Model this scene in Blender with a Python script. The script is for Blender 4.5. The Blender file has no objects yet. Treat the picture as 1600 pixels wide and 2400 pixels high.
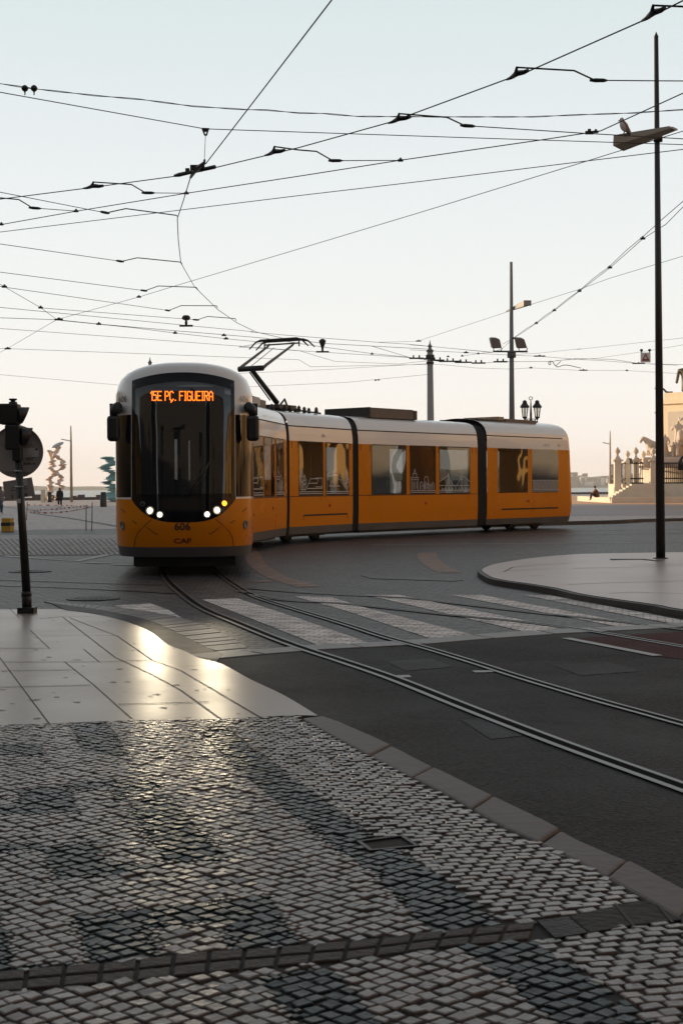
import bpy, bmesh, math, random
from mathutils import Vector, Matrix
R = math.radians
rnd = random.Random(7)
scene = bpy.context.scene
COL = scene.collection

# ---------------------------------------------------------------- camera
CAM = Vector((0, 0, 1.5))
FPX = 3333.3
M3 = (Matrix.Rotation(R(90) - math.atan(60 / FPX), 3, 'X') @ Matrix.Rotation(R(-0.3), 3, 'Z'))
cam_data = bpy.data.cameras.new('camera')
cam = bpy.data.objects.new('camera', cam_data)
COL.objects.link(cam)
m4 = M3.to_4x4(); m4.translation = CAM
cam.matrix_world = m4
cam_data.sensor_fit = 'VERTICAL'
cam_data.sensor_height = 36
cam_data.sensor_width = 24
cam_data.lens = 50
cam_data.clip_start = 0.05
cam_data.clip_end = 20000
cam_data.dof.use_dof = True
cam_data.dof.focus_distance = 26
cam_data.dof.aperture_fstop = 13
scene.camera = cam

# survey of the photograph: a pixel of the 1600 x 2400 picture becomes a point on a known level
def ray(px, py):
    return M3 @ Vector(((px - 800) / FPX, -(py - 1200) / FPX, -1))
def G(p, z=0.0):
    d = ray(*p); t = (z - CAM.z) / d.z
    return CAM + d * t
def Dp(p, y):
    d = ray(*p); return CAM + d * (y / d.y)
SL0, SLK = 0.452, 0.0257
def sz(y): return SL0 - SLK * y
def S(p):                                    # on the gently sloping left pavement
    d = ray(*p); t = (SL0 - CAM.z) / (d.z + SLK * d.y)
    return CAM + d * t
def crop(x0, y0, k): return lambda x, y: (x0 + x / k, y0 + y / k)
FV = crop(0, 0, 0.98)
C1 = crop(220, 820, 3.136); C2 = crop(560, 760, 3.5636); C3 = crop(920, 920, 3.2667)
CL = crop(0, 900, 4.2); C5 = crop(1350, 760, 4.056); C6 = crop(960, 580, 3.92)
C7 = crop(0, 160, 2.24); C8 = crop(700, 0, 1.7422); CM = crop(1420, 1000, 8.711)
G1 = crop(0, 1240, 1.96); G2 = crop(800, 1240, 1.96); G3 = crop(0, 1640, 1.96); G4 = crop(800, 1640, 1.96)
CP = crop(560, 760, 7.84); CS = crop(1500, 780, 5.6); CN = crop(0, 900, 7.84); CB = crop(1400, 240, 7.84)

# ---------------------------------------------------------------- materials
def newmat(name):
    m = bpy.data.materials.new(name); m.use_nodes = True
    nt = m.node_tree; nt.nodes.clear()
    out = nt.nodes.new('ShaderNodeOutputMaterial')
    return m, nt, out
def N(nt, t, **kw):
    n = nt.nodes.new(t)
    for k, v in kw.items(): setattr(n, k, v)
    return n
def pmat(name, col, rough=.5, metal=0, var=.12, scale=4.0, bump=0.0, bscale=30, coat=0, spec=.5, emit=None, estr=0, rvar=.08, obj=True):
    m, nt, out = newmat(name)
    b = N(nt, 'ShaderNodeBsdfPrincipled')
    L = nt.links.new
    L(b.outputs[0], out.inputs[0])
    tc = N(nt, 'ShaderNodeTexCoord')
    no = N(nt, 'ShaderNodeTexNoise'); no.inputs['Scale'].default_value = scale; no.inputs['Detail'].default_value = 6
    L(tc.outputs['Object'], no.inputs['Vector'])
    mx = N(nt, 'ShaderNodeMix', data_type='RGBA')
    a = [max(0, c * (1 - var)) for c in col[:3]] + [1]
    c = [min(1, c * (1 + var)) for c in col[:3]] + [1]
    mx.inputs[6].default_value = a; mx.inputs[7].default_value = c
    L(no.outputs[0], mx.inputs[0]); L(mx.outputs[2], b.inputs['Base Color'])
    mr = N(nt, 'ShaderNodeMapRange'); mr.inputs[3].default_value = max(.02, rough - rvar); mr.inputs[4].default_value = min(1, rough + rvar)
    L(no.outputs[0], mr.inputs[0]); L(mr.outputs[0], b.inputs['Roughness'])
    b.inputs['Metallic'].default_value = metal
    b.inputs['Specular IOR Level'].default_value = spec
    if coat:
        b.inputs['Coat Weight'].default_value = coat; b.inputs['Coat Roughness'].default_value = .04
    if bump:
        n2 = N(nt, 'ShaderNodeTexNoise'); n2.inputs['Scale'].default_value = bscale; n2.inputs['Detail'].default_value = 5
        L(tc.outputs['Object'], n2.inputs['Vector'])
        bp = N(nt, 'ShaderNodeBump'); bp.inputs['Strength'].default_value = bump; bp.inputs['Distance'].default_value = .02
        L(n2.outputs[0], bp.inputs['Height']); L(bp.outputs[0], b.inputs['Normal'])
    if emit:
        b.inputs['Emission Color'].default_value = (*emit, 1); b.inputs['Emission Strength'].default_value = estr
    return m
def glass(name, tint, base, k):
    m, nt, out = newmat(name); L = nt.links.new
    tr = N(nt, 'ShaderNodeBsdfTransparent'); tr.inputs[0].default_value = (*tint, 1)
    gl = N(nt, 'ShaderNodeBsdfGlossy'); gl.inputs['Roughness'].default_value = .015; gl.inputs['Color'].default_value = (.93, .96, 1, 1)
    tc = N(nt, 'ShaderNodeTexCoord'); no = N(nt, 'ShaderNodeTexNoise'); no.inputs['Scale'].default_value = .9; no.inputs['Detail'].default_value = 1
    L(tc.outputs['Object'], no.inputs['Vector'])
    bp = N(nt, 'ShaderNodeBump'); bp.inputs['Strength'].default_value = .06; bp.inputs['Distance'].default_value = .12
    L(no.outputs[0], bp.inputs['Height']); L(bp.outputs[0], gl.inputs['Normal'])
    fr = N(nt, 'ShaderNodeFresnel'); ge = N(nt, 'ShaderNodeNewGeometry'); io = N(nt, 'ShaderNodeMapRange'); io.inputs[3].default_value = 1.5; io.inputs[4].default_value = 1 / 1.5
    L(ge.outputs['Backfacing'], io.inputs[0]); L(io.outputs[0], fr.inputs[0])     # the same pane from either side
    ma = N(nt, 'ShaderNodeMath', operation='MULTIPLY_ADD'); ma.inputs[1].default_value = k; ma.inputs[2].default_value = base
    ma.use_clamp = True
    L(fr.outputs[0], ma.inputs[0])
    mx = N(nt, 'ShaderNodeMixShader'); L(ma.outputs[0], mx.inputs[0]); L(tr.outputs[0], mx.inputs[1]); L(gl.outputs[0], mx.inputs[2])
    L(mx.outputs[0], out.inputs[0]); return m

# ---------------------------------------------------------------- mesh builder
class MB:
    def __init__(s): s.v = []; s.f = []; s.m = []; s.sm = []
    def vert(s, p): s.v.append((p[0], p[1], p[2])); return len(s.v) - 1
    def face(s, idx, mi=0, smooth=False): s.f.append(tuple(idx)); s.m.append(mi); s.sm.append(smooth)
    def poly(s, pts, mi=0, smooth=False): s.face([s.vert(p) for p in pts], mi, smooth)
    def prism(s, pts, z0, z1, mi=0, mside=None):
        """pts: list of xy(z ignored); z0,z1 numbers or functions of the point"""
        f0 = z0 if callable(z0) else (lambda p: z0); f1 = z1 if callable(z1) else (lambda p: z1)
        ar = sum(pts[i][0] * pts[(i + 1) % len(pts)][1] - pts[(i + 1) % len(pts)][0] * pts[i][1] for i in range(len(pts)))
        if ar < 0: pts = pts[::-1]
        lo = [s.vert((p[0], p[1], f0(p))) for p in pts]; hi = [s.vert((p[0], p[1], f1(p))) for p in pts]
        s.face(hi, mi); s.face(lo[::-1], mi)
        n = len(pts)
        for i in range(n): s.face((lo[i], lo[(i + 1) % n], hi[(i + 1) % n], hi[i]), mi if mside is None else mside)
    def box(s, c, size, M=None, mi=0, taper=1.0):
        M = M or Matrix.Identity(3); c = Vector(c)
        x, y, z = [q / 2 for q in size]; vs = []
        for k in (-1, 1):
            t = taper if k > 0 else 1
            for a, b in ((-1, -1), (1, -1), (1, 1), (-1, 1)): vs.append(s.vert(c + M @ Vector((a * x * t, b * y * t, k * z))))
        for q in ((3, 2, 1, 0), (4, 5, 6, 7), (0, 1, 5, 4), (1, 2, 6, 5), (2, 3, 7, 6), (3, 0, 4, 7)): s.face([vs[i] for i in q], mi)
    def ring(s, c, u, v, ru, rv=None, n=10, ph=0):
        rv = ru if rv is None else rv
        return [s.vert(Vector(c) + u * (ru * math.cos(ph + 2 * math.pi * i / n)) + v * (rv * math.sin(ph + 2 * math.pi * i / n))) for i in range(n)]
    def bridge(s, a, b, mi=0, smooth=True):
        n = len(a)
        for i in range(n): s.face((a[i], a[(i + 1) % n], b[(i + 1) % n], b[i]), mi, smooth)
    def tube(s, pts, r, n=8, mi=0, cap=True):
        pts = [Vector(p) for p in pts]; rs = r if isinstance(r, (list, tuple)) else [r] * len(pts)
        prev = None; u = None; first = None
        for i, p in enumerate(pts):
            if i == 0: t = pts[1] - p
            elif i == len(pts) - 1: t = p - pts[i - 1]
            else: t = (pts[i + 1] - p).normalized() + (p - pts[i - 1]).normalized()
            t.normalize()
            if u is None:
                u = t.cross(Vector((0, 0, 1)))
                if u.length < 1e-3: u = t.cross(Vector((1, 0, 0)))
            u = (u - t * u.dot(t)).normalized(); v = t.cross(u)
            rg = s.ring(p, u, v, max(rs[i], 1e-4), n=n)
            if prev: s.bridge(prev, rg, mi)
            else: first = rg
            prev = rg
        if cap: s.face(first[::-1], mi); s.face(prev, mi)
    def lathe(s, c, prof, n=16, mi=0, ax=None, cap=True, sq=None):
        """prof: (r, z) list, up axis ax"""
        c = Vector(c); ax = Vector(ax or (0, 0, 1)).normalized()
        u = ax.cross(Vector((0, 1, 0)));
        if u.length < 1e-3: u = Vector((1, 0, 0))
        u.normalize(); v = ax.cross(u); prev = None
        for i, (r, z) in enumerate(prof):
            rg = s.ring(c + ax * z, u, v, max(r, 1e-4), n=n, ph=(math.pi / n if sq else 0))
            if prev: s.bridge(prev, rg, mi, smooth=not sq)
            elif cap: s.face(rg[::-1], mi)
            prev = rg
        if cap: s.face(prev, mi)
    def ell(s, c, r, M=None, n=12, m=8, mi=0, fn=None):
        M = M or Matrix.Identity(3); c = Vector(c); rows = []
        for j in range(1, m):
            th = math.pi * j / m; row = []
            for i in range(n):
                ph = 2 * math.pi * i / n
                d = Vector((math.sin(th) * math.cos(ph), math.sin(th) * math.sin(ph), math.cos(th)))
                k = fn(d) if fn else 1
                row.append(s.vert(c + M @ Vector((d.x * r[0] * k, d.y * r[1] * k, d.z * r[2] * k))))
            rows.append(row)
        t = s.vert(c + M @ Vector((0, 0, r[2]))); b = s.vert(c - M @ Vector((0, 0, r[2])))
        for i in range(n):
            s.face((t, rows[0][i], rows[0][(i + 1) % n]), mi, True)
            s.face((b, rows[-1][(i + 1) % n], rows[-1][i]), mi, True)
        for a, bb in zip(rows[:-1], rows[1:]): s.bridge(a, bb, mi)
    def build(s, name, mats, parent=None, bevel=0, smooth=None, sub=0):
        me = bpy.data.meshes.new(name); me.from_pydata(s.v, [], s.f)
        for m in (mats if isinstance(mats, (list, tuple)) else [mats]): me.materials.append(m)
        me.polygons.foreach_set('material_index', s.m)
        me.polygons.foreach_set('use_smooth', [True] * len(s.f) if smooth else s.sm)
        me.update()
        o = bpy.data.objects.new(name, me); COL.objects.link(o)
        if bevel:
            b = o.modifiers.new('bevel', 'BEVEL'); b.width = bevel; b.segments = 2; b.limit_method = 'ANGLE'; b.angle_limit = R(40)
        if sub:
            q = o.modifiers.new('sub', 'SUBSURF'); q.levels = sub; q.render_levels = sub
        if parent is not None: attach(o, parent)
        return o
def attach(o, parent):
    o.parent = parent
    if parent.type == 'EMPTY': o.matrix_parent_inverse = Matrix.Translation(-Vector(parent.location))
def tag(o, label, cat, group=None, kind=None):
    if label: o['label'] = label
    if cat: o['category'] = cat
    if group: o['group'] = group
    if kind: o['kind'] = kind
    return o
def thing(name, label, cat, loc=(0, 0, 0), group=None):
    o = bpy.data.objects.new(name, None); COL.objects.link(o); o.location = loc; o.empty_display_size = .2
    return tag(o, label, cat, group)
def copy_tree(o, parent=None):
    c = o.copy(); COL.objects.link(c)
    if parent is not None: c.parent = parent; c.matrix_parent_inverse = o.matrix_parent_inverse.copy()
    for ch in list(o.children): copy_tree(ch, c)
    return c
def struct(name, mb, mats, **kw):
    o = mb.build(name, mats, **kw); o['kind'] = 'structure'; return o
def smooth_line(pts, k=6):
    """Catmull-Rom through 3-D or 2-D points"""
    P = [Vector(p) for p in pts]; out = []
    for i in range(len(P) - 1):
        p0 = P[i - 1] if i else P[0] * 2 - P[1]; p1 = P[i]; p2 = P[i + 1]; p3 = P[i + 2] if i + 2 < len(P) else P[-1] * 2 - P[-2]
        for j in range(k):
            t = j / k
            out.append(.5 * ((2 * p1) + (p2 - p0) * t + (2 * p0 - 5 * p1 + 4 * p2 - p3) * t * t + (3 * p1 - p0 - 3 * p2 + p3) * t ** 3))
    out.append(P[-1]); return out
def ribbon(mb, pts, w, z, mi=0, off=0.0, zf=None):
    """flat strip of width w along pts (xy), shifted sideways by off"""
    P = [Vector((p[0], p[1])) for p in pts]; prev = None
    for i, p in enumerate(P):
        t = (P[min(i + 1, len(P) - 1)] - P[max(i - 1, 0)]).normalized(); n = Vector((-t.y, t.x))
        a = p + n * (off + w / 2); b = p + n * (off - w / 2)
        za = zf(a) + z if zf else z; zb = zf(b) + z if zf else z
        cur = (mb.vert((a.x, a.y, za)), mb.vert((b.x, b.y, zb)))
        if prev: mb.face((prev[1], cur[1], cur[0], prev[0]), mi)
        prev = cur
def inpoly(x, y, P):
    c = False; j = len(P) - 1
    for i in range(len(P)):
        xi, yi = P[i][0], P[i][1]; xj, yj = P[j][0], P[j][1]
        if (yi > y) != (yj > y) and x < (xj - xi) * (y - yi) / (yj - yi) + xi: c = not c
        j = i
    return c
def text_mesh(txt, size, align='CENTER', sx=1.0, bold=0.0):
    """glyph outlines as (verts 2-D, faces); bold thickens the strokes"""
    cu = bpy.data.curves.new('lettering', 'FONT'); cu.body = txt; cu.size = size; cu.align_x = align; cu.align_y = 'CENTER'
    cu.resolution_u = 3; cu.offset = bold
    o = bpy.data.objects.new('lettering', cu); COL.objects.link(o)
    dg = bpy.context.evaluated_depsgraph_get(); dg.update()
    me = bpy.data.meshes.new_from_object(o.evaluated_get(dg))
    vs = [(v.co.x * sx, v.co.y) for v in me.vertices]; fs = [tuple(p.vertices) for p in me.polygons]
    bpy.data.objects.remove(o); bpy.data.meshes.remove(me); bpy.data.curves.remove(cu)
    return vs, fs
def add_text(mb, txt, size, fn, mi=0, sx=1.0, bold=0.0):
    vs, fs = text_mesh(txt, size, sx=sx, bold=bold); b = len(mb.v)
    for v in vs: mb.vert(fn(*v))
    for f in fs: mb.face([b + i for i in f], mi)
def skin_body(name, joints, edges, mat, parent=None, sub=2, root=0):
    """one continuous body: joints = (x,y,z,radius)"""
    me = bpy.data.meshes.new(name); me.from_pydata([j[:3] for j in joints], edges, [])
    o = bpy.data.objects.new(name, me); COL.objects.link(o)
    sk = o.modifiers.new('skin', 'SKIN'); sk.use_smooth_shade = True
    for i, j in enumerate(joints):
        d = me.skin_vertices[0].data[i]; r = j[3]; d.radius = (r, j[4] if len(j) > 4 else r); d.use_root = (i == root)
    s = o.modifiers.new('sub', 'SUBSURF'); s.levels = sub; s.render_levels = sub
    dg = bpy.context.evaluated_depsgraph_get(); dg.update()
    m2 = bpy.data.meshes.new_from_object(o.evaluated_get(dg))
    o.modifiers.clear(); o.data = m2; bpy.data.meshes.remove(me)
    m2.materials.append(mat)
    for p in m2.polygons: p.use_smooth = True
    if parent is not None: attach(o, parent)
    return o

# ---------------------------------------------------------------- palette
BLACK = pmat('black_plastic', (.012, .012, .013), .45, var=.3)
DARKMETAL = pmat('dark_painted_metal', (.022, .020, .019), .45, var=.3, scale=8)
STEEL = pmat('worn_steel', (.34, .35, .36), .34, metal=1, var=.25, scale=3)
GREYMETAL = pmat('grey_painted_metal', (.16, .165, .17), .5, var=.15)
PALEMETAL = pmat('pale_galvanised_metal', (.36, .36, .37), .5, var=.15)
WIRE = pmat('overhead_wire', (.02, .018, .022), .5, metal=.3, var=.2)
RED = pmat('red_paint', (.32, .012, .012), .5)
WHITE = pmat('white_paint', (.72, .72, .70), .4, var=.06)
GREYBACK = pmat('bare_aluminium_sign_back', (.34, .32, .32), .6, metal=.1, var=.15, scale=6)
STONE = pmat('pale_monument_stone', (.60, .54, .46), .75, var=.16, scale=1.6, bump=.3, bscale=9)
# ---------------------------------------------------------------- world, sun, air
SUN_AZ, SUN_EL = R(-70), R(9.0)
w = bpy.data.worlds.new('World'); scene.world = w; w.use_nodes = True
nt = w.node_tree; nt.nodes.clear(); L = nt.links.new
wo = N(nt, 'ShaderNodeOutputWorld'); bg = N(nt, 'ShaderNodeBackground')
sky = N(nt, 'ShaderNodeTexSky', sky_type='NISHITA'); sky.sun_disc = False
sky.sun_elevation = SUN_EL; sky.sun_rotation = SUN_AZ; sky.altitude = 10; sky.air_density = 1.0; sky.dust_density = 2.2; sky.ozone_density = 1.4
# thin morning veil: pale peach low down, pale grey-blue above
tc = N(nt, 'ShaderNodeTexCoord'); sp = N(nt, 'ShaderNodeSeparateXYZ'); L(tc.outputs['Generated'], sp.inputs[0])
cr = N(nt, 'ShaderNodeValToRGB'); L(sp.outputs['Z'], cr.inputs[0])
SKY = ((0.0, (1.10, .95, .84)), (.02, (1.06, .96, .87)), (.06, (.98, .94, .89)), (.14, (.88, .90, .885)), (.25, (.78, .83, .845)), (.335, (.68, .775, .775)), (.48, (.46, .48, .50)), (1.0, (.14, .145, .16)))
while len(cr.color_ramp.elements) < len(SKY): cr.color_ramp.elements.new(.5)
VK = 8.65
for e, (p, c) in zip(cr.color_ramp.elements, SKY): e.position = p; e.color = (*c, 1)
vm = N(nt, 'ShaderNodeVectorMath', operation='SCALE'); vm.inputs[3].default_value = VK; L(cr.outputs[0], vm.inputs[0])
mx = N(nt, 'ShaderNodeMix', data_type='RGBA'); mx.inputs[0].default_value = .92
L(sky.outputs[0], mx.inputs[6]); L(vm.outputs[0], mx.inputs[7])
L(mx.outputs[2], bg.inputs[0]); bg.inputs[1].default_value = .1; L(bg.outputs[0], wo.inputs[0])
sd = bpy.data.lights.new('sun', 'SUN'); sd.energy = 5.0; sd.angle = R(.5); sd.color = (1, .72, .44)
so = bpy.data.objects.new('sun', sd); COL.objects.link(so)
to_sun = Vector((math.sin(SUN_AZ) * math.cos(SUN_EL), math.cos(SUN_AZ) * math.cos(SUN_EL), math.sin(SUN_EL)))
so.rotation_euler = (-to_sun).to_track_quat('-Z', 'Y').to_euler()
so.location = (-60, 30, 40)
scene.view_settings.view_transform = 'Standard'; scene.view_settings.look = 'None'
scene.view_settings.exposure = .35; scene.view_settings.gamma = 1

# ---------------------------------------------------------------- ground materials
def sett_mat(name, c1, c2, mort, bw, rh, ms, rot, rough, big=.22, bump=.5, rnd_off=.5, warp=.03, spec=.30):
    m, nt, out = newmat(name); L = nt.links.new
    b = N(nt, 'ShaderNodeBsdfPrincipled'); L(b.outputs[0], out.inputs[0]); b.inputs['Specular IOR Level'].default_value = spec
    tc = N(nt, 'ShaderNodeTexCoord'); mp = N(nt, 'ShaderNodeMapping'); mp.inputs['Rotation'].default_value = (0, 0, rot); L(tc.outputs['Object'], mp.inputs[0])
    wn = N(nt, 'ShaderNodeTexNoise'); wn.inputs['Scale'].default_value = 2.2; L(mp.outputs[0], wn.inputs['Vector'])
    ws = N(nt, 'ShaderNodeVectorMath', operation='SCALE'); ws.inputs[3].default_value = warp; L(wn.outputs['Color'], ws.inputs[0])
    wa = N(nt, 'ShaderNodeVectorMath', operation='ADD'); L(mp.outputs[0], wa.inputs[0]); L(ws.outputs[0], wa.inputs[1])
    br = N(nt, 'ShaderNodeTexBrick'); br.offset = rnd_off; br.inputs['Scale'].default_value = 1
    br.inputs['Brick Width'].default_value = bw; br.inputs['Row Height'].default_value = rh; br.inputs['Mortar Size'].default_value = ms
    br.inputs['Mortar Smooth'].default_value = .4; br.inputs['Bias'].default_value = 0
    br.inputs['Color1'].default_value = (*c1, 1); br.inputs['Color2'].default_value = (*c2, 1); br.inputs['Mortar'].default_value = (*mort, 1)
    L(wa.outputs[0], br.inputs['Vector'])
    ws2 = N(nt, 'ShaderNodeMapping'); ws2.inputs['Scale'].default_value = (3.2, 6.5, 1); L(mp.outputs[0], ws2.inputs[0])
    n4 = N(nt, 'ShaderNodeTexNoise'); n4.inputs['Scale'].default_value = 1; n4.inputs['Detail'].default_value = 3; L(ws2.outputs[0], n4.inputs['Vector'])
    m4_ = N(nt, 'ShaderNodeMapRange'); m4_.inputs[1].default_value = .32; m4_.inputs[2].default_value = .62; m4_.inputs[3].default_value = .45; m4_.inputs[4].default_value = 1.18; L(n4.outputs[0], m4_.inputs[0])
    n2 = N(nt, 'ShaderNodeTexNoise'); n2.inputs['Scale'].default_value = .35; n2.inputs['Detail'].default_value = 7; n2.inputs['Roughness'].default_value = .65; L(tc.outputs['Object'], n2.inputs['Vector'])
    mr = N(nt, 'ShaderNodeMapRange'); mr.inputs[1].default_value = .25; mr.inputs[2].default_value = .75; mr.inputs[3].default_value = 1 - big; mr.inputs[4].default_value = 1 + big; L(n2.outputs[0], mr.inputs[0])
    mu = N(nt, 'ShaderNodeVectorMath', operation='SCALE'); mk = N(nt, 'ShaderNodeMath', operation='MULTIPLY'); L(mr.outputs[0], mk.inputs[0]); L(m4_.outputs[0], mk.inputs[1]); L(br.outputs['Color'], mu.inputs[0]); L(mk.outputs[0], mu.inputs[3])
    L(mu.outputs[0], b.inputs['Base Color'])
    n3 = N(nt, 'ShaderNodeTexNoise'); n3.inputs['Scale'].default_value = 14; n3.inputs['Detail'].default_value = 4; L(tc.outputs['Object'], n3.inputs['Vector'])
    rr = N(nt, 'ShaderNodeMapRange'); rr.inputs[3].default_value = rough - .12; rr.inputs[4].default_value = rough + .14; L(n3.outputs[0], rr.inputs[0]); L(rr.outputs[0], b.inputs['Roughness'])
    ad = N(nt, 'ShaderNodeMath', operation='MULTIPLY_ADD'); ad.inputs[1].default_value = -1.4; L(br.outputs['Fac'], ad.inputs[0]); L(n3.outputs[0], ad.inputs[2])
    bp = N(nt, 'ShaderNodeBump'); bp.inputs['Strength'].default_value = bump; bp.inputs['Distance'].default_value = .012; L(ad.outputs[0], bp.inputs['Height']); L(bp.outputs[0], b.inputs['Normal'])
    return m
SETTS = sett_mat('grey_road_setts', (.090, .087, .090), (.042, .042, .045), (.007, .006, .006), .24, .15, .026, R(12), .48, bump=.7, big=.35)
SETTS_PALE = sett_mat('pale_plaza_setts', (.47, .41, .385), (.40, .355, .335), (.16, .14, .13), .9, .45, .012, R(-18), .55, big=.14)
HATCH = sett_mat('hatched_setts', (.30, .27, .255), (.24, .215, .205), (.06, .055, .05), .5, .3, .02, R(38), .55, big=.15)
STRIPE = sett_mat('pale_crossing_setts', (.80, .75, .71), (.70, .66, .62), (.34, .31, .30), .16, .11, .010, R(12), .7, big=.16, spec=.15)
ORANGE_SETT = sett_mat('buff_marking_setts', (.29, .175, .115), (.23, .14, .095), (.08, .05, .04), .16, .11, .010, R(12), .55, big=.2)
def asphalt_mat(name, col, rough):
    m, nt, out = newmat(name); L = nt.links.new
    b = N(nt, 'ShaderNodeBsdfPrincipled'); L(b.outputs[0], out.inputs[0]); b.inputs['Specular IOR Level'].default_value = .22
    tc = N(nt, 'ShaderNodeTexCoord')
    def noise(s, d=5):
        n = N(nt, 'ShaderNodeTexNoise'); n.inputs['Scale'].default_value = s; n.inputs['Detail'].default_value = d; n.inputs['Roughness'].default_value = .65; L(tc.outputs['Object'], n.inputs['Vector']); return n
    def rng(src, a, c, lo, hi):
        r_ = N(nt, 'ShaderNodeMapRange'); r_.inputs[1].default_value = a; r_.inputs[2].default_value = c; r_.inputs[3].default_value = lo; r_.inputs[4].default_value = hi; L(src, r_.inputs[0]); return r_.outputs[0]
    big, mid = noise(.45), noise(3.5)
    vo = N(nt, 'ShaderNodeTexVoronoi'); vo.inputs['Scale'].default_value = 60; L(tc.outputs['Object'], vo.inputs['Vector'])
    ck = N(nt, 'ShaderNodeTexVoronoi', feature='DISTANCE_TO_EDGE'); ck.inputs['Scale'].default_value = .42
    wv = N(nt, 'ShaderNodeVectorMath', operation='MULTIPLY_ADD'); wv.inputs[1].default_value = (.5, .5, .5); L(mid.outputs['Color'], wv.inputs[0]); L(tc.outputs['Object'], wv.inputs[2]); L(wv.outputs[0], ck.inputs['Vector'])
    def mul(a, c): x = N(nt, 'ShaderNodeMath', operation='MULTIPLY'); L(a, x.inputs[0]); L(c, x.inputs[1]); return x.outputs[0]
    f = mul(mul(rng(big.outputs[0], .3, .7, .62, 1.5), rng(mid.outputs[0], .25, .75, .8, 1.25)), mul(rng(vo.outputs['Color'], .0, 1, .15, 2.6), rng(ck.outputs['Distance'], .0, .012, .35, 1)))
    sc = N(nt, 'ShaderNodeVectorMath', operation='SCALE'); sc.inputs[0].default_value = col; L(f, sc.inputs[3]); L(sc.outputs[0], b.inputs['Base Color'])
    L(rng(big.outputs[0], .3, .7, rough - .16, rough + .08), b.inputs['Roughness'])
    bp = N(nt, 'ShaderNodeBump'); bp.inputs['Strength'].default_value = .8; bp.inputs['Distance'].default_value = .006; L(vo.outputs['Distance'], bp.inputs['Height']); L(bp.outputs[0], b.inputs['Normal'])
    return m
ASPHALT = asphalt_mat('dark_asphalt', (.0125, .0112, .0118), .78)
RED_ASPH = pmat('dark_red_asphalt', (.050, .009, .008), .8, spec=.2, var=.3, scale=2, bump=.5, bscale=120)
SLAB = pmat('polished_limestone_slab', (.205, .160, .138), .33, spec=.30, var=.2, scale=1.1, bump=.08, bscale=3.2, rvar=.08)
SLAB_ISL = pmat('island_limestone_slab', (.33, .25, .225), .36, var=.12, scale=.8, bump=.05, bscale=6, rvar=.06)
JOINT = pmat('slab_joint', (.05, .042, .038), .8)
KERB = pmat('kerb_limestone', (.082, .061, .057), .6, var=.35, scale=3, bump=.25, bscale=18)
KERB_DARK = pmat('dark_and_shaded_kerb_stone', (.045, .042, .042), .6, var=.3, scale=3, bump=.3)
SOIL = pmat('joint_soil', (.020, .016, .014), .9, var=.4, scale=20)
MARK = pmat('worn_road_paint', (.34, .34, .335), .55, var=.25, scale=9, bump=.2)
GRANITE = pmat('speckled_granite', (.060, .051, .048), .7, spec=.2, var=.55, scale=60, bump=.4, bscale=50)
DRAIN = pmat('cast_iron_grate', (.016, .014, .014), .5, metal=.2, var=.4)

# ---------------------------------------------------------------- ground sheets
mb = MB(); mb.poly([(-220, -60, 0), (220, -60, 0), (220, 262, 0), (70, 262, 0), (-75, 140, 0), (-220, 40, 0)])
struct('ground', mb, SETTS)
mb = MB()   # paler square beyond the tracks
pl = [G(p) for p in ((-900, 1262), (0, 1243), (270, 1240), (600, 1240), (1340, 1226), (1600, 1224), (2500, 1222))]
far = [(170, 258), (72, 258), (-74, 138), (-150, 86)]
mb.poly([(p[0], p[1], .004) for p in pl] + [(a, b, .004) for a, b in far])
struct('plaza', mb, SETTS_PALE)
mb = MB()   # hatched band of setts in front of the square on the left
hb = [G(p) for p in ((-500, 1256), (0, 1255), (300, 1253), (300, 1301), (0, 1303), (-500, 1309))]
mb.poly([(p[0], p[1], .008) for p in hb])
for ya, yb, xx in ((1264, 1280, 0), (1283, 1300, 6)):
    for k in range(-6, 25): ribbon(mb, [G((k * 13 + xx, ya)), G((k * 13 + xx + 18, yb))], .038, .010, 1)
    ribbon(mb, [G((-120, yb + 2)), G((290, yb))], .12, .0104, 1)
struct('hatched_paving', mb, [HATCH, JOINT])
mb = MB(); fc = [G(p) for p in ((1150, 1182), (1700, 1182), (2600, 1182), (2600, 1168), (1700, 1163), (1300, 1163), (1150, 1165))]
mb.poly([(p[0], p[1], .012) for p in fc]); struct('forecourt', mb, pmat('sunlit_ochre_paving', (.58, .36, .22), .7, var=.12, scale=.3))  # ochre paving; the low sun's peach tint is put into its colour too
# avenue in front of the monument and its pale verge
mb = MB(); av = [G(p) for p in ((1100, 1208), (1300, 1209), (1700, 1208), (2600, 1204), (2600, 1184), (1700, 1182), (1300, 1182), (1100, 1182))]
mb.poly([(p[0], p[1], .010) for p in av]); struct('avenue', mb, pmat('grey_avenue_asphalt', (.21, .175, .18), .55, var=.12, scale=.4, bump=.2, bscale=60))
mb = MB()
for yy, wd in ((1190.5, .25), (1199, .2)):
    ribbon(mb, [G((x, yy)) for x in (1300, 1500, 1700)], wd, .014)
struct('avenue_markings', mb, MARK)
# kerb line of the far pavement
mb = MB()
kl = smooth_line([G(p) for p in ((560, 1262), (800, 1249), (1000, 1240), (1335, 1230), (1450, 1227), (1600, 1222), (2300, 1212))])
for a, b in zip(kl[:-1], kl[1:]):
    n = Vector((-(b - a).y, (b - a).x, 0)).normalized() * .35
    mb.prism([a, b, b + n, a + n], 0, .13)
struct('far_kerb', mb, KERB_DARK)
# dark paving line across the square, left
mb = MB(); ribbon(mb, smooth_line([G(p) for p in ((-300, 1168), (11, 1189), (80, 1203), (150, 1213), (269, 1233), (340, 1246))]), .35, .010)
struct('paving_line', mb, KERB_DARK)

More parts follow.
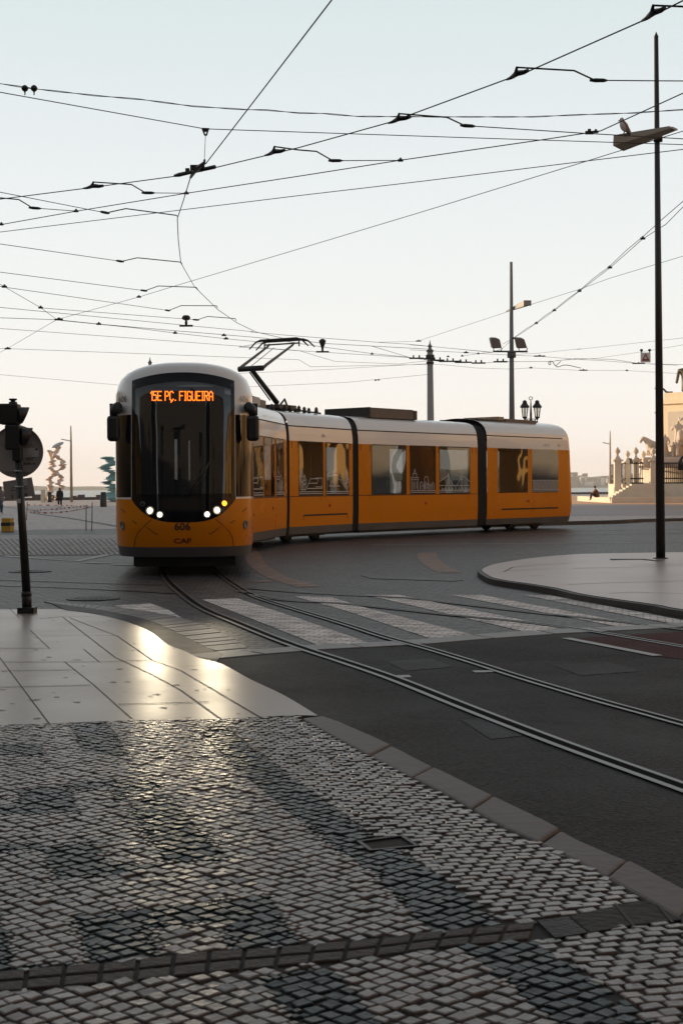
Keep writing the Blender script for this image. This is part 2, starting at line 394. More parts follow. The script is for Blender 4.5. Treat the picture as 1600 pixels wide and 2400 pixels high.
# asphalt carriageway
edge = [(492, 1547), (594, 1537), (720, 1527), (800, 1521), (938, 1516), (1086, 1503), (1259, 1490), (1356, 1484), (1540, 1475), (1620, 1470), (2300, 1430)]
kerb_out = [(492, 1547), (587, 1592), (663, 1628), (740, 1674), (800, 1694), (902, 1740), (1004, 1793), (1142, 1860), (1290, 1931), (1361, 1972), (1463, 2012), (1555, 2061), (1640, 2105), (1900, 2250), (2300, 2500)]
mb = MB(); P = [G(p) for p in edge]
P += [Vector((14, 3, 0)), Vector((9, 0.8, 0))] + [S(p) for p in kerb_out[::-1]]
mb.poly([(p[0], p[1], .004) for p in P]); struct('asphalt_road', mb, ASPHALT)
mb = MB()
for q in (((905, 1552), (1010, 1545), (1060, 1565), (950, 1574)), ((1290, 1560), (1420, 1552), (1500, 1575), (1360, 1585)), ((1080, 1690), (1180, 1680), (1262, 1722), (1150, 1735))):
    mb.poly([(p[0], p[1], .007) for p in [G(a) for a in q]])
struct('road_patch', mb, asphalt_mat('patched_asphalt', (.0085, .0080, .0085), .7))
mb = MB(); mb.poly([(p[0], p[1], .008) for p in [G(q) for q in ((1346, 1498), (1460, 1490), (1620, 1481), (2200, 1446), (2200, 1600), (1640, 1552), (1540, 1540))]])
struct('red_lane', mb, RED_ASPH)
mb = MB(); ribbon(mb, [G(G2(*p)) for p in ((1030, 505), (1450, 587))], .10, .012, 0)
for q in (((225, 678), (310, 675), (322, 685), (240, 690)), ((598, 655), (690, 654), (700, 662), (612, 664))):
    mb.poly([(p[0], p[1], .010) for p in [G(G2(*a)) for a in q]])
struct('road_markings', mb, MARK)
# pale stone row that closes the setts against the asphalt
mb = MB(); el = smooth_line([G(p) for p in edge], 5); acc = 0
a0 = el[0]; d_prev = None
pts = []; tot = 0
for a, b in zip(el[:-1], el[1:]):
    n = max(1, int((b - a).length / .1))
    for i in range(n): pts.append(a.lerp(b, i / n))
i = 0
while i < len(pts) - 8:
    k = rnd.randint(5, 7); a, b = pts[i], pts[min(i + k, len(pts) - 1)]
    t = (b - a).normalized(); n = Vector((-t.y, t.x, 0)); wd = .34 + rnd.random() * .06
    q = [a + t * .012, b - t * .012, b - t * .012 + n * wd, a + t * .012 + n * wd]
    mb.prism(q, 0, .010 + rnd.random() * .004); i += k
struct('border_stones', mb, pmat('grey_border_stone', (.19, .185, .18), .5, var=.3, scale=2.2, bump=.25), bevel=.004)

# zebra crossing
mb = MB()
zs = [((268, 1420), (352, 1415), (395, 1430), (444, 1460), (388, 1446), (310, 1433)),
      ((474, 1406), (556, 1403), (700, 1450), (866, 1508), (760, 1519), (600, 1455)),
      ((689, 1398), (775, 1400), (856, 1425), (1126, 1493), (1019, 1501), (800, 1429)),
      ((854, 1395), (935, 1395), (999, 1408), (1223, 1454), (1366, 1484), (1254, 1487), (1055, 1441), (897, 1404)),
      ((1055, 1395), (1127, 1395), (1535, 1472), (1478, 1475)),
      ((1223, 1395), (1290, 1396), (1640, 1462), (1590, 1466)),
      ((1395, 1396), (1450, 1396), (1760, 1452), (1715, 1456))]
for q in zs:
    mb.poly([(p[0], p[1], .005) for p in [G(a) for a in q]])
struct('zebra_crossing', mb, STRIPE)
mb = MB()    # buff curved guide lines
for q, wd in ((((575, 1280), (592, 1302), (602, 1322), (640, 1349), (676, 1362), (724, 1376)), .36), (((1000, 1296), (1004, 1310), (1022, 1327), (1055, 1343)), .42)):
    ribbon(mb, smooth_line([G(a) for a in q]), wd, .006)
ribbon(mb, [G(a) for a in ((594, 1362), (636, 1364))], .3, .006)
struct('guide_lines', mb, ORANGE_SETT)
mb = MB()    # white painted angle left of the tram
for q in (((10, 1304), (180, 1316), (276, 1296)), ((205, 1319), (250, 1321)), ((265, 1324), (310, 1325))):
    ribbon(mb, [G(a) for a in q], .28, .010)
ribbon(mb, [G(a) for a in ((866, 1277), (1340, 1274), (1700, 1270))], .12, .010)
struct('painted_lines', mb, MARK)

# ---------------------------------------------------------------- tram tracks
RAILST = pmat('tram_rail_steel', (.15, .15, .15), .42, metal=1, var=.3, scale=2)
GROOVE = pmat('black_rail_groove', (.004, .004, .004), 1, spec=.05)
def track(label, rails):
    t = thing('tram_track', label, 'tram track', (0, 0, 0), 'tram tracks in the street')
    for pts, side, wd in rails:
        P = smooth_line([G(p) for p in pts], 8); mb = MB()
        ribbon(mb, P, .026 * wd, .014, 0, side * .042 * wd)
        ribbon(mb, P, .070 * wd, .0125, 1, 0)
        ribbon(mb, P, .034 * wd, .0145, 0, -side * .044 * wd)
        
        mb.build('rail', [RAILST, GROOVE], t)
    return t
r1 = [(380, 1332), (393, 1360), (434, 1398), (480, 1429), (551, 1459), (638, 1495), (714, 1523), (800, 1551), (925, 1594), (1100, 1664), (1310, 1745), (1600, 1850), (1900, 1958), (2400, 2120), (3000, 2300)]
r2 = [(500, 1330), (520, 1350), (556, 1375), (592, 1396), (638, 1413), (800, 1462), (902, 1495), (1004, 1523), (1106, 1554), (1208, 1587), (1310, 1618), (1412, 1648), (1514, 1676), (1600, 1700), (1900, 1782), (2500, 1935), (3200, 2090)]
track('double steel rails curving from under the tram across the dark asphalt', [(r1, 1, 1.25), (r2, 1, 1.0)])
r3 = [(560, 1386), (648, 1406), (800, 1416), (927, 1429), (1065, 1444), (1223, 1459), (1376, 1480), (1600, 1518), (1900, 1568), (2600, 1670)]
r4 = [(560, 1378), (680, 1388), (800, 1395), (953, 1403), (1086, 1418), (1223, 1434), (1361, 1449), (1479, 1462), (1600, 1478), (1900, 1514), (2600, 1590)]
track('thin rails crossing the white zebra stripes towards the dark red lane', [(r3, 1, 1.0), (r4, 1, .9)])
track('straight rails running left across the setts behind the signal post', [([(-200, 1356), (0, 1360), (200, 1366), (380, 1372)], 1, 1), ([(-200, 1369), (0, 1373), (200, 1380), (420, 1392)], 1, 1)])
track('far rails crossing the road behind the island lamp post', [([(600, 1262), (900, 1253), (1340, 1245), (1600, 1241), (1900, 1237)], 1, 1.5), ([(620, 1275), (900, 1263), (1340, 1254), (1600, 1250), (1900, 1245)], 1, 1.5)])

# ---------------------------------------------------------------- right island
isl = [(1129, 1334), (1140, 1328), (1167, 1320), (1244, 1308), (1331, 1300), (1412, 1297), (1600, 1294), (1900, 1290)]
isl_b = [(1129, 1336), (1134, 1342), (1157, 1354), (1200, 1362), (1244, 1368), (1305, 1378), (1361, 1391), (1438, 1403), (1540, 1417), (1600, 1428), (1900, 1470)]
top = smooth_line([G(p, .09) for p in isl], 5); bot = smooth_line([G(p, .09) for p in isl_b], 5)
ring = top + bot[::-1]
mb = MB()
cx = sum((p for p in ring), Vector((0, 0, 0))) / len(ring)
def grow(ps, k):
    out = []
    for i, p in enumerate(ps):
        t = (ps[(i + 1) % len(ps)] - ps[i - 1]).normalized(); n = Vector((t.y, -t.x, 0))
        if n.dot(p - cx) < 0: n = -n
        out.append(p + n * k)
    return out
mb.prism(grow(ring, .08), 0, .082, 1, 1)  # island kerb face: its shade is put into the dark stone colour
mb.prism(ring, .03, .090, 0, 1)
for q in (((1180, 1340), (1200, 1330), (1260, 1324), (1330, 1321)), ((1183, 1338), (1225, 1336), (1290, 1334)), ((1330, 1370), (1430, 1366), (1600, 1362)), ((1427, 1391), (1480, 1388), (1600, 1392)), ((1340, 1332), (1460, 1330), (1600, 1326)), ((1240, 1350), (1275, 1349)), ((1480, 1325), (1600, 1322))):
    ribbon(mb, [G(p, .09) for p in q], .025, .0925, 2)
mb.poly([(p[0], p[1], .093) for p in [G(q, .09) for q in ((1427, 1310), (1507, 1310), (1552, 1315), (1540, 1316), (1500, 1312), (1430, 1313))]], 2)
struct('traffic_island', mb, [SLAB_ISL, KERB_DARK, JOINT])

# ---------------------------------------------------------------- left pavement
edge_l = [(-500, 1405), (0, 1407), (54, 1406), (110, 1414), (158, 1430), (219, 1439), (286, 1454), (347, 1477), (393, 1510), (434, 1526), (464, 1541), (520, 1556), (587, 1592), (663, 1628), (745, 1677)]
cob_top = [(-500, 1712), (0, 1699), (158, 1694), (306, 1688), (490, 1686), (691, 1676)]
kerb_in = [(691, 1676), (800, 1738), (877, 1778), (1004, 1844), (1065, 1875), (1167, 1936), (1249, 1972), (1361, 2023), (1463, 2084), (1560, 2138), (1700, 2225), (2100, 2500)]
el = smooth_line([S(p) for p in edge_l], 4)
mb = MB()
poly = el + [S(p) for p in ((691, 1676),)] + [S(p) for p in cob_top[::-1][1:]]
mb.prism(poly, -.05, lambda p: sz(p[1]), 0, 1)
J = [((20, 612), (455, 611), (700, 603)), ((0, 548), (225, 548)), ((190, 492), (530, 490)), ((0, 728), (420, 718)), ((545, 806), (960, 795)), ((25, 652), (350, 648)), ((180, 412), (290, 403), (420, 402)),
     ((0, 590), (230, 898)), ((20, 340), (90, 410)), ((140, 465), (230, 550)), ((385, 552), (457, 610)), ((300, 612), (430, 715), (615, 880)), ((290, 405), (530, 590), (690, 665), (830, 740), (1025, 880)), ((320, 408), (540, 492), (700, 603), (830, 650), (1000, 750), (1200, 868)), ((-200, 470), (0, 590)), ((830, 632), (1010, 625))]
for k, q in enumerate(J):
    ribbon(mb, [S(G1(*p)) for p in q], .008 if k in (12, 13) else (.018 if k < 7 else .006), .003, 1, 0, lambda p: sz(p[1]))
for _ in range(70):     # chips and stains
    p = S((rnd.uniform(-30, 560), rnd.uniform(1445, 1690)));
    if inpoly(p.x, p.y, poly):
        a = rnd.uniform(.008, .03); mb.poly([(p.x + a * math.cos(t) * rnd.uniform(.6, 1.5), p.y + a * math.sin(t) * rnd.uniform(.5, 1), sz(p.y) + .0025) for t in [i * 1.05 for i in range(6)]], 2)
struct('pavement', mb, [SLAB, pmat('pale_slab_joint', (.085, .070, .062), .8), pmat('pavement_stain', (.15, .135, .125), .6, var=.3)])
# kerb stones beside the asphalt
def resample(P, step):
    out = [P[0]]
    for a, b in zip(P[:-1], P[1:]):
        n = max(1, int((b - a).length / step))
        for i in range(1, n + 1): out.append(a.lerp(b, i / n))
    return out
def along(P, t):
    Ls = [0]
    for a, b in zip(P[:-1], P[1:]): Ls.append(Ls[-1] + (b - a).length)
    x = t * Ls[-1]
    for i in range(len(P) - 1):
        if x <= Ls[i + 1] + 1e-9: return P[i].lerp(P[i + 1], (x - Ls[i]) / max(1e-9, Ls[i + 1] - Ls[i]))
    return P[-1]
ki = [S(p) for p in kerb_in]; ko = [S(p) for p in [(740, 1674), (800, 1694), (902, 1740), (1004, 1793), (1142, 1860), (1290, 1931), (1361, 1972), (1463, 2012), (1555, 2061), (1640, 2105), (1900, 2250), (2300, 2500)]]
mb = MB()
xs = [706, 866, 965, 1105, 1262, 1420, 1590, 1800, 2100]
def at_x(P2, P3, x):
    for (a, b), (u, v) in zip(zip(P2[:-1], P2[1:]), zip(P3[:-1], P3[1:])):
        if a[0] <= x <= b[0]: return S((x, a[1] + (b[1] - a[1]) * (x - a[0]) / (b[0] - a[0])))
    return P3[-1]
K2 = [(740, 1674), (800, 1694), (902, 1740), (1004, 1793), (1142, 1860), (1290, 1931), (1361, 1972), (1463, 2012), (1555, 2061), (1640, 2105), (1900, 2250), (2300, 2500)]
for n_, (x0, x1) in enumerate(zip(xs[:-1], xs[1:])):
    ins = [at_x(kerb_in, ki, x0 + (x1 - x0) * t) for t in (0.012, .25, .5, .75, .985)]; outs = [at_x(K2, ko, x0 + 50 + (x1 - x0) * t) for t in (0.012, .25, .5, .75, .985)]
    dz = rnd.uniform(-.004, .004)
    outs = [o + (o - i) * rnd.uniform(-.012, .012) for o, i in zip(outs, ins)]
    mb.prism(ins + outs[::-1], -.05, lambda p, dz=dz: sz(p[1]) + .004 + dz, 1 if n_ == 4 and False else 0, 0)
struct('kerb', mb, [KERB, KERB_DARK], bevel=.012)
mb = MB(); gl_ = smooth_line([Vector((p.x, p.y, 0)) for p in [S(q) for q in K2]], 5); ribbon(mb, gl_, .30, .0085, 0, .14 if (gl_[1] - gl_[0]).x < 0 else .14)
struct('gutter_dirt', mb, asphalt_mat('gutter_dirt', (.016, .0115, .0100), .85))
# ribbed grate that also draws the kerb's shade, and fan of long setts
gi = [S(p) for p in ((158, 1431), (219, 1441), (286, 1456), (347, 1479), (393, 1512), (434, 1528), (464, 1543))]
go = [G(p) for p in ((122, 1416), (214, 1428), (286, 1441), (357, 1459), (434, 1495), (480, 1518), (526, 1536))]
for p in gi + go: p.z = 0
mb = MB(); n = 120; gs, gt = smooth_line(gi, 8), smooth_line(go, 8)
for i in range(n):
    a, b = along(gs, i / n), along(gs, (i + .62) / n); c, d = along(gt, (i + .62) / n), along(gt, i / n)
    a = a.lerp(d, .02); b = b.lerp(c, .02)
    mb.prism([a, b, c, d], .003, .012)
tag(mb.build('grate_and_kerb_shade', DRAIN), 'dark ribbed gutter grate and kerb shade curving along the pale pavement corner', 'drain grate')
mb = MB(); fo = [G(p) for p in ((102, 1411), (214, 1420), (300, 1428), (400, 1444), (460, 1462), (530, 1490), (594, 1530))]
for p in fo: p.z = 0
ft = smooth_line(fo, 8); n = 46
for i in range(n):
    g_ = .06
    a, b = along(gt, (i + g_) / n), along(gt, (i + 1 - g_) / n); c, d = along(ft, (i + 1 - g_) / n), along(ft, (i + g_) / n)
    mb.prism([a, b, c, d], 0, .010 + rnd.random() * .006)
struct('curved_border_setts', mb, pmat('grey_border_sett', (.15, .148, .145), .5, var=.3, scale=2.5, bump=.3), bevel=.004)
# manhole covers
def manhole(p, r, label, cat='manhole cover', zf=None):
    c = G(p); mb = MB(); mb.lathe((c.x, c.y, 0), [(r, 0), (r, .012), (r - .04, .014), (r - .05, .008), (r - .06, .008), (r - .07, .014)], 40)
    for i in range(-4, 5):
        for j in range(-4, 5):
            if math.hypot(i, j) * .1 * r * 1.9 < r - .14: mb.box((c.x + i * .19 * r, c.y + j * .19 * r, .014), (.05, .05, .008))
    tag(mb.build('manhole_cover', DRAIN), label, cat)
manhole((219, 1404), .36, 'round iron manhole cover in the setts beside the curved gutter grate')
manhole((71, 1340), .38, 'round iron manhole cover in the setts right behind the signal post')
c0, c1 = G((850, 1351)), G((1080, 1361)); mb = MB()
mb.prism([G(p) for p in ((846, 1350), (960, 1352), (1085, 1361), (1060, 1363), (935, 1359), (870, 1357))], 0, .009)
tag(mb.build('drain_cover', DRAIN), 'long dark drain slot in the setts left of the traffic island', 'drain cover')

# ---------------------------------------------------------------- mosaic cobbles, stone by stone
cob_poly = [S(p) for p in cob_top] + [S(p) for p in kerb_in[1:]]
cob_w = [(p.x, p.y) for p in cob_poly] + [(2.6, 1.6), (-4.2, 1.6), (-4.2, 8.6)]
strip_t = [(-300, 2296), (0, 2275), (204, 2260), (408, 2237), (587, 2222), (800, 2208), (1000, 2185), (1254, 2158), (1400, 2133), (1480, 2118), (1600, 2106), (1700, 2098)]
strip_b = [(-300, 2340), (0, 2324), (204, 2308), (408, 2290), (612, 2268), (800, 2252), (1000, 2225), (1254, 2200), (1400, 2180), (1480, 2165), (1600, 2155), (1700, 2150)]
st, sb = [S(p) for p in strip_t], [S(p) for p in strip_b]
strip_w = st + sb[::-1]
hole = [S(G4(*p)) for p in ((68, 650), (282, 622), (358, 672), (128, 694))]
soil = MB(); soil.poly([(x, y, sz(y) - .0052) for x, y in cob_w])
struct('pavement_bed', soil, SOIL)
dark_px = [
    [(510, 1690), (515, 1690), (612, 1768), (689, 1829), (765, 1880), (866, 1951), (1004, 2033), (1086, 2089), (1200, 2176), (1330, 2257), (1428, 2324), (1560, 2420), (1560, 2520), (1420, 2500), (1300, 2395), (1198, 2308), (1086, 2227), (1014, 2181), (953, 2130), (877, 2048), (800, 1997), (663, 1890), (571, 1813), (470, 1722)],
    [(607, 2288), (765, 2262), (897, 2400), (1000, 2520), (790, 2520), (694, 2390)],
    [(158, 1690), (250, 1690), (306, 1775), (196, 1762)],
    [(-200, 1745), (97, 1745), (107, 1768), (-200, 1778)],
    [(41, 1849), (163, 1840), (189, 1905), (-200, 1913), (-200, 1890), (45, 1885)],
    [(170, 1832), (357, 1826), (382, 1850), (300, 1856), (296, 1878), (270, 1878), (262, 1848), (175, 1852)],
    [(296, 1885), (398, 1860), (459, 1941), (490, 1966), (541, 2018), (388, 2020), (341, 1961), (327, 1931)],
    [(97, 1992), (219, 1966), (245, 2020), (383, 2025), (286, 2048), (133, 2064)], [(-200, 1985), (97, 1975), (100, 1992), (-200, 2004)],
    [(176, 2143), (400, 2122), (628, 2099), (709, 2209), (551, 2229), (515, 2160), (352, 2173), (383, 2242), (209, 2255)],
    [(-60, 2135), (0, 2140), (20, 2201), (26, 2262), (-80, 2270)], [(-200, 2272), (200, 2256), (200, 2262), (-200, 2290)]]
darks = [[S(p) for p in q] for q in dark_px]
right_px = [(560, 1690), (691, 1676), (1530, 2122), (1800, 2300), (2000, 2600), (1600, 2520), (1428, 2324), (1264, 2206), (1178, 2160), (1086, 2089), (866, 1951), (765, 1880), (612, 1768)]
right_w = [S(p) for p in right_px]
PAT = pmat('x', (.5, .5, .5)); bpy.data.materials.remove(PAT)
def stone_mat(name, rough):
    m, nt, out = newmat(name); L = nt.links.new
    b = N(nt, 'ShaderNodeBsdfPrincipled'); L(b.outputs[0], out.inputs[0])
    at = N(nt, 'ShaderNodeAttribute', attribute_name='stone'); tc = N(nt, 'ShaderNodeTexCoord')
    no = N(nt, 'ShaderNodeTexNoise'); no.inputs['Scale'].default_value = 38; no.inputs['Detail'].default_value = 5; L(tc.outputs['Object'], no.inputs['Vector'])
    n2 = N(nt, 'ShaderNodeTexNoise'); n2.inputs['Scale'].default_value = 1.1; n2.inputs['Detail'].default_value = 5; L(tc.outputs['Object'], n2.inputs['Vector'])
    m1 = N(nt, 'ShaderNodeMapRange'); m1.inputs[3].default_value = .78; m1.inputs[4].default_value = 1.22; L(no.outputs[0], m1.inputs[0])
    m2 = N(nt, 'ShaderNodeMapRange'); m2.inputs[1].default_value = .3; m2.inputs[2].default_value = .7; m2.inputs[3].default_value = .72; m2.inputs[4].default_value = 1.15; L(n2.outputs[0], m2.inputs[0])
    mm = N(nt, 'ShaderNodeMath', operation='MULTIPLY'); L(m1.outputs[0], mm.inputs[0]); L(m2.outputs[0], mm.inputs[1])
    sc = N(nt, 'ShaderNodeVectorMath', operation='SCALE'); L(at.outputs['Color'], sc.inputs[0]); L(mm.outputs[0], sc.inputs[3]); L(sc.outputs[0], b.inputs['Base Color'])
    rr = N(nt, 'ShaderNodeMapRange'); rr.inputs[3].default_value = rough - .14; rr.inputs[4].default_value = rough + .16; L(no.outputs[0], rr.inputs[0]); L(rr.outputs[0], b.inputs['Roughness'])
    sr = N(nt, 'ShaderNodeSeparateColor'); L(at.outputs['Color'], sr.inputs[0]); ms = N(nt, 'ShaderNodeMapRange'); ms.inputs[1].default_value = .04; ms.inputs[2].default_value = .13; ms.inputs[3].default_value = .08; ms.inputs[4].default_value = .34; L(sr.outputs[0], ms.inputs[0]); L(ms.outputs[0], b.inputs['Specular IOR Level'])
    bp = N(nt, 'ShaderNodeBump'); bp.inputs['Strength'].default_value = .3; bp.inputs['Distance'].default_value = .006; L(no.outputs[0], bp.inputs['Height']); L(bp.outputs[0], b.inputs['Normal'])
    return m
STONES = stone_mat('polished_mosaic_stone', .29)
mb = MB(); vcol = []
def put_stone(c, hw, hl, ang, col, zoff):
    ca, sa = math.cos(ang), math.sin(ang)
    cs = []
    for a, b in ((-1, -1), (1, -1), (1, 1), (-1, 1)):
        cs.append((a * hw * rnd.uniform(.72, 1.08), b * hl * rnd.uniform(.72, 1.08)))
    ol = []
    for i in range(4):
        p, q, r_ = cs[i - 1], cs[i], cs[(i + 1) % 4]; k = rnd.uniform(.06, .15)
        ol.append((q[0] + (p[0] - q[0]) * k * .5, q[1] + (p[1] - q[1]) * k * .5)); ol.append((q[0] + (r_[0] - q[0]) * k * .5, q[1] + (r_[1] - q[1]) * k * .5))
    tx, ty = rnd.gauss(0, .024), rnd.gauss(0, .024)
    def V(x, y, z): X = c[0] + ca * x - sa * y; Y = c[1] + sa * x + ca * y; return mb.vert((X, Y, sz(Y) + z + tx * x + ty * y + zoff))
    r0 = [V(x * .84, y * .84, .0008) for x, y in ol]; r1 = [V(x * .84, y * .84, .0008) for x, y in ol]; r2 = [V(x * .98, y * .98, -.0018) for x, y in ol]; r3 = [V(x, y, -.018) for x, y in ol]
    n = 8; mb.face(r0, 0, False)
    for i in range(n):
        j = (i + 1) % n
        mb.face((r1[i], r2[i], r2[j], r1[j]), 0, False); mb.face((r2[i], r3[i], r3[j], r2[j]), 0, False)
    vcol.extend([col] * 32)
def fill(region_right, ang, px_, py_):
    ca, sa = math.cos(ang), math.sin(ang); K = int(9 / min(px_, py_))
    for i in range(-K, K):
        for j in range(-K, K):
            lx = (i + (.5 if (region_right and j % 2) else 0)) * px_; ly = j * py_
            wob = .35 * math.sin(lx * 1.3 + ly * .7) * .25
            lx += wob * .2; ly += .03 * math.sin(lx * 2.1)
            X = ca * lx - sa * ly; Y = 5 + sa * lx + ca * ly
            if Y < 1.9 or Y > 8.9 or X < -4 or X > 4.4 or abs(X) > Y * .245 + 1.15: continue
            if not inpoly(X, Y, cob_w) or inpoly(X, Y, strip_w) or inpoly(X, Y, hole): continue
            if inpoly(X, Y, right_w) != region_right: continue
            hx_, hy_ = px_ * .468, py_ * .455
            isd = lambda u, v: any(inpoly(X + ca * u - sa * v, Y + sa * u + ca * v, d) for d in darks)
            q = {(u, v): isd(u * hx_ / 2, v * hy_ / 2) for u in (-1, 1) for v in (-1, 1)}
            if len(set(q.values())) == 1: cells = [(0, 0, hx_, hy_, q[(1, 1)])]
            elif q[(-1, -1)] == q[(-1, 1)] and q[(1, -1)] == q[(1, 1)]: cells = [(u * hx_ * .52, 0, hx_ * .46, hy_, q[(u, 1)]) for u in (-1, 1)]
            elif q[(-1, -1)] == q[(1, -1)] and q[(-1, 1)] == q[(1, 1)]: cells = [(0, v * hy_ * .52, hx_, hy_ * .46, q[(1, v)]) for v in (-1, 1)]
            else: cells = [(u * hx_ * .52, v * hy_ * .52, hx_ * .46, hy_ * .46, q[(u, v)]) for u in (-1, 1) for v in (-1, 1)]
            for u, v, hw, hl, dark in cells:
                x_, y_ = X + ca * u - sa * v + rnd.gauss(0, .0024), Y + sa * u + ca * v + rnd.gauss(0, .0024)
                k = rnd.gauss(1, .14)
                if dark: col = (.024 * k, .034 * k, .039 * k, 1)
                else:
                    wv = rnd.uniform(-.015, .02); col = (max(.04, (.152 + wv * .5) * k), max(.04, .124 * k), max(.04, (.111 - wv * .35) * k), 1)
                    if rnd.random() < .04: col = (.15 * k, .115 * k, .10 * k, 1)
                put_stone((x_, y_), hw, hl, ang + rnd.gauss(0, .06), col, rnd.gauss(0, .0014))
fill(False, R(43), .0490, .0475)
fill(True, R(16), .0580, .0430)
o = struct('mosaic_pavement', mb, STONES)
ca_ = o.data.color_attributes.new('stone', 'FLOAT_COLOR', 'POINT')
ca_.data.foreach_set('color', [x for c in vcol for x in c])
# double row of granite blocks (channel) across the foreground
mb = MB(); T, B = st, sb
mbw = MB()
n = 0; Lt = sum((b - a).length for a, b in zip(T[:-1], T[1:])); nb = int(Lt / .085)
for i in range(nb):
    f0, f1 = (i + .05) / nb, (i + .93) / nb
    a, b, c, d = along(T, f0), along(T, f1), along(B, f1), along(B, f0)
    sh = .006 * math.sin(i * 1.7)
    px_mid = (a.x / a.y)
    late = along(T, f0).x / along(T, f0).y > .136
    if late: continue
    for v0, v1 in ((.03, .44), (.55, .96)):
        q = [a.lerp(d, v0), b.lerp(c, v0), b.lerp(c, v1), a.lerp(d, v1)]
        mb.prism(q, lambda p: sz(p[1]) - .02, lambda p: sz(p[1]) + .002 + sh * .2)
struct('granite_channel', mb, GRANITE, bevel=.004)
mb = MB()
pl = [S(p) for p in ((1258, 2160), (1330, 2150), (1376, 2188), (1300, 2200))]; mb.prism(pl, lambda p: sz(p[1]) - .02, lambda p: sz(p[1]) + .003)
o1 = mb.build('inspection_plate', pmat('blue_grey_iron_plate', (.012, .013, .017), .6, spec=.3, var=.4, scale=40, bump=.6, bscale=60))
tag(o1, 'small blue grey iron plate ending the granite channel in the mosaic', 'cover plate')
mb = MB()
qs = [(1334, 2148), (1400, 2132), (1480, 2116), (1600, 2104), (1720, 2094), (1720, 2150), (1600, 2157), (1480, 2170), (1380, 2187)]
mb.prism([S(p) for p in qs], lambda p: sz(p[1]) - .02, lambda p: sz(p[1]) + .002)
for x in (1440, 1530, 1640): ribbon(mb, [S((x, 2120 - (x - 1440) * .1)), S((x + 45, 2174 - (x - 1440) * .1))], .008, .004, 1, 0, lambda p: sz(p[1]))
struct('channel_covers', mb, [pmat('dark_channel_cover', (.014, .012, .010), .7, spec=.25, var=.35, scale=12, bump=.4), JOINT], bevel=.004)
# little sunken drain
t = thing('pavement_drain', 'small square iron drain sunk into the mosaic cobbles', 'drain', (hole[0].x, hole[0].y, sz(hole[0].y)))
hc = sum(hole, Vector((0, 0, 0))) / 4; mb = MB()
for i in range(4):
    a, b = hole[i], hole[(i + 1) % 4]; ai, bi = a.lerp(hc, .16), b.lerp(hc, .16)
    mb.prism([a, b, bi, ai], lambda p: sz(p[1]) - .02, lambda p: sz(p[1]) + .002)
mb.build('frame', DRAIN, t)
mb = MB(); inn = [p.lerp(hc, .18) for p in hole]
for k in range(7):
    a, b = inn[0].lerp(inn[1], k / 7), inn[0].lerp(inn[1], (k + .45) / 7); c, d = inn[3].lerp(inn[2], (k + .45) / 7), inn[3].lerp(inn[2], k / 7)
    mb.prism([a, b, c, d], lambda p: sz(p[1]) - .03, lambda p: sz(p[1]) - .012)
mb.build('grille', DRAIN, t)

# ---------------------------------------------------------------- river, quay, far bank
m, nt, out = newmat('calm_river_water'); L = nt.links.new
b = N(nt, 'ShaderNodeBsdfPrincipled'); L(b.outputs[0], out.inputs[0]); b.inputs['Base Color'].default_value = (.10, .15, .17, 1); b.inputs['Roughness'].default_value = .28
tc = N(nt, 'ShaderNodeTexCoord'); no = N(nt, 'ShaderNodeTexNoise'); no.inputs['Scale'].default_value = .35; no.inputs['Detail'].default_value = 6; L(tc.outputs['Object'], no.inputs['Vector'])
bp = N(nt, 'ShaderNodeBump'); bp.inputs['Strength'].default_value = .5; bp.inputs['Distance'].default_value = .4; L(no.outputs[0], bp.inputs['Height']); L(bp.outputs[0], b.inputs['Normal'])
mb = MB(); mb.poly([(-2050, 20, -3), (2050, 20, -3), (2050, 2900, -3), (-2050, 2900, -3)]); struct('river', mb, m)
mb = MB(); mb.prism([(70, 262), (-75, 140), (-220, 40), (-220.5, 41), (-75.5, 141), (69.5, 263)], -3.5, .02)
struct('quay', mb, KERB)
# hills across the water
mb = MB(); NX, NY = 110, 14; X0, X1 = -1900, 1900
def hill(x, t):
    a = 22 + 8 * math.sin(x * .0031 + 1) + 6 * math.sin(x * .0083) + 3 * math.sin(x * .021 + 2) + 2 * math.sin(x * .05)
    k = .30 + .70 / (1 + math.exp(-(x + 60) / 70))
    return -3 + (a * k) * math.sin(min(1, t * 1.4) * math.pi / 2)
rows = [[mb.vert((X0 + (X1 - X0) * i / NX, 2350 + 40 * math.sin(i * .3) + 420 * j / NY, hill(X0 + (X1 - X0) * i / NX, j / NY) + rnd.uniform(-1, 1) * (1 if j else 0))) for i in range(NX + 1)] for j in range(NY + 1)]
for j in range(NY):
    for i in range(NX): mb.face((rows[j][i], rows[j][i + 1], rows[j + 1][i + 1], rows[j + 1][i]), 0, True)
struct('hills', mb, pmat('scrubby_hillside', (.10, .11, .075), .9, var=.5, scale=.02))
mb = MB()
for _ in range(260):
    x = rnd.uniform(150, 900); t = rnd.uniform(.02, .55); y = 2350 + 420 * t - 15; z = hill(x, t); ww = rnd.uniform(4, 13); hh = rnd.uniform(3, 6)
    mb.box((x, y, z + hh / 2 - 1), (ww, 8, hh + 2), mi=rnd.randint(0, 1))
o = mb.build('distant_town', [pmat('far_white_walls', (.55, .52, .48), .8), pmat('far_brown_walls', (.25, .2, .17), .8)]); o['kind'] = 'stuff'; o['label'] = 'hazy town on the far bank of the river'
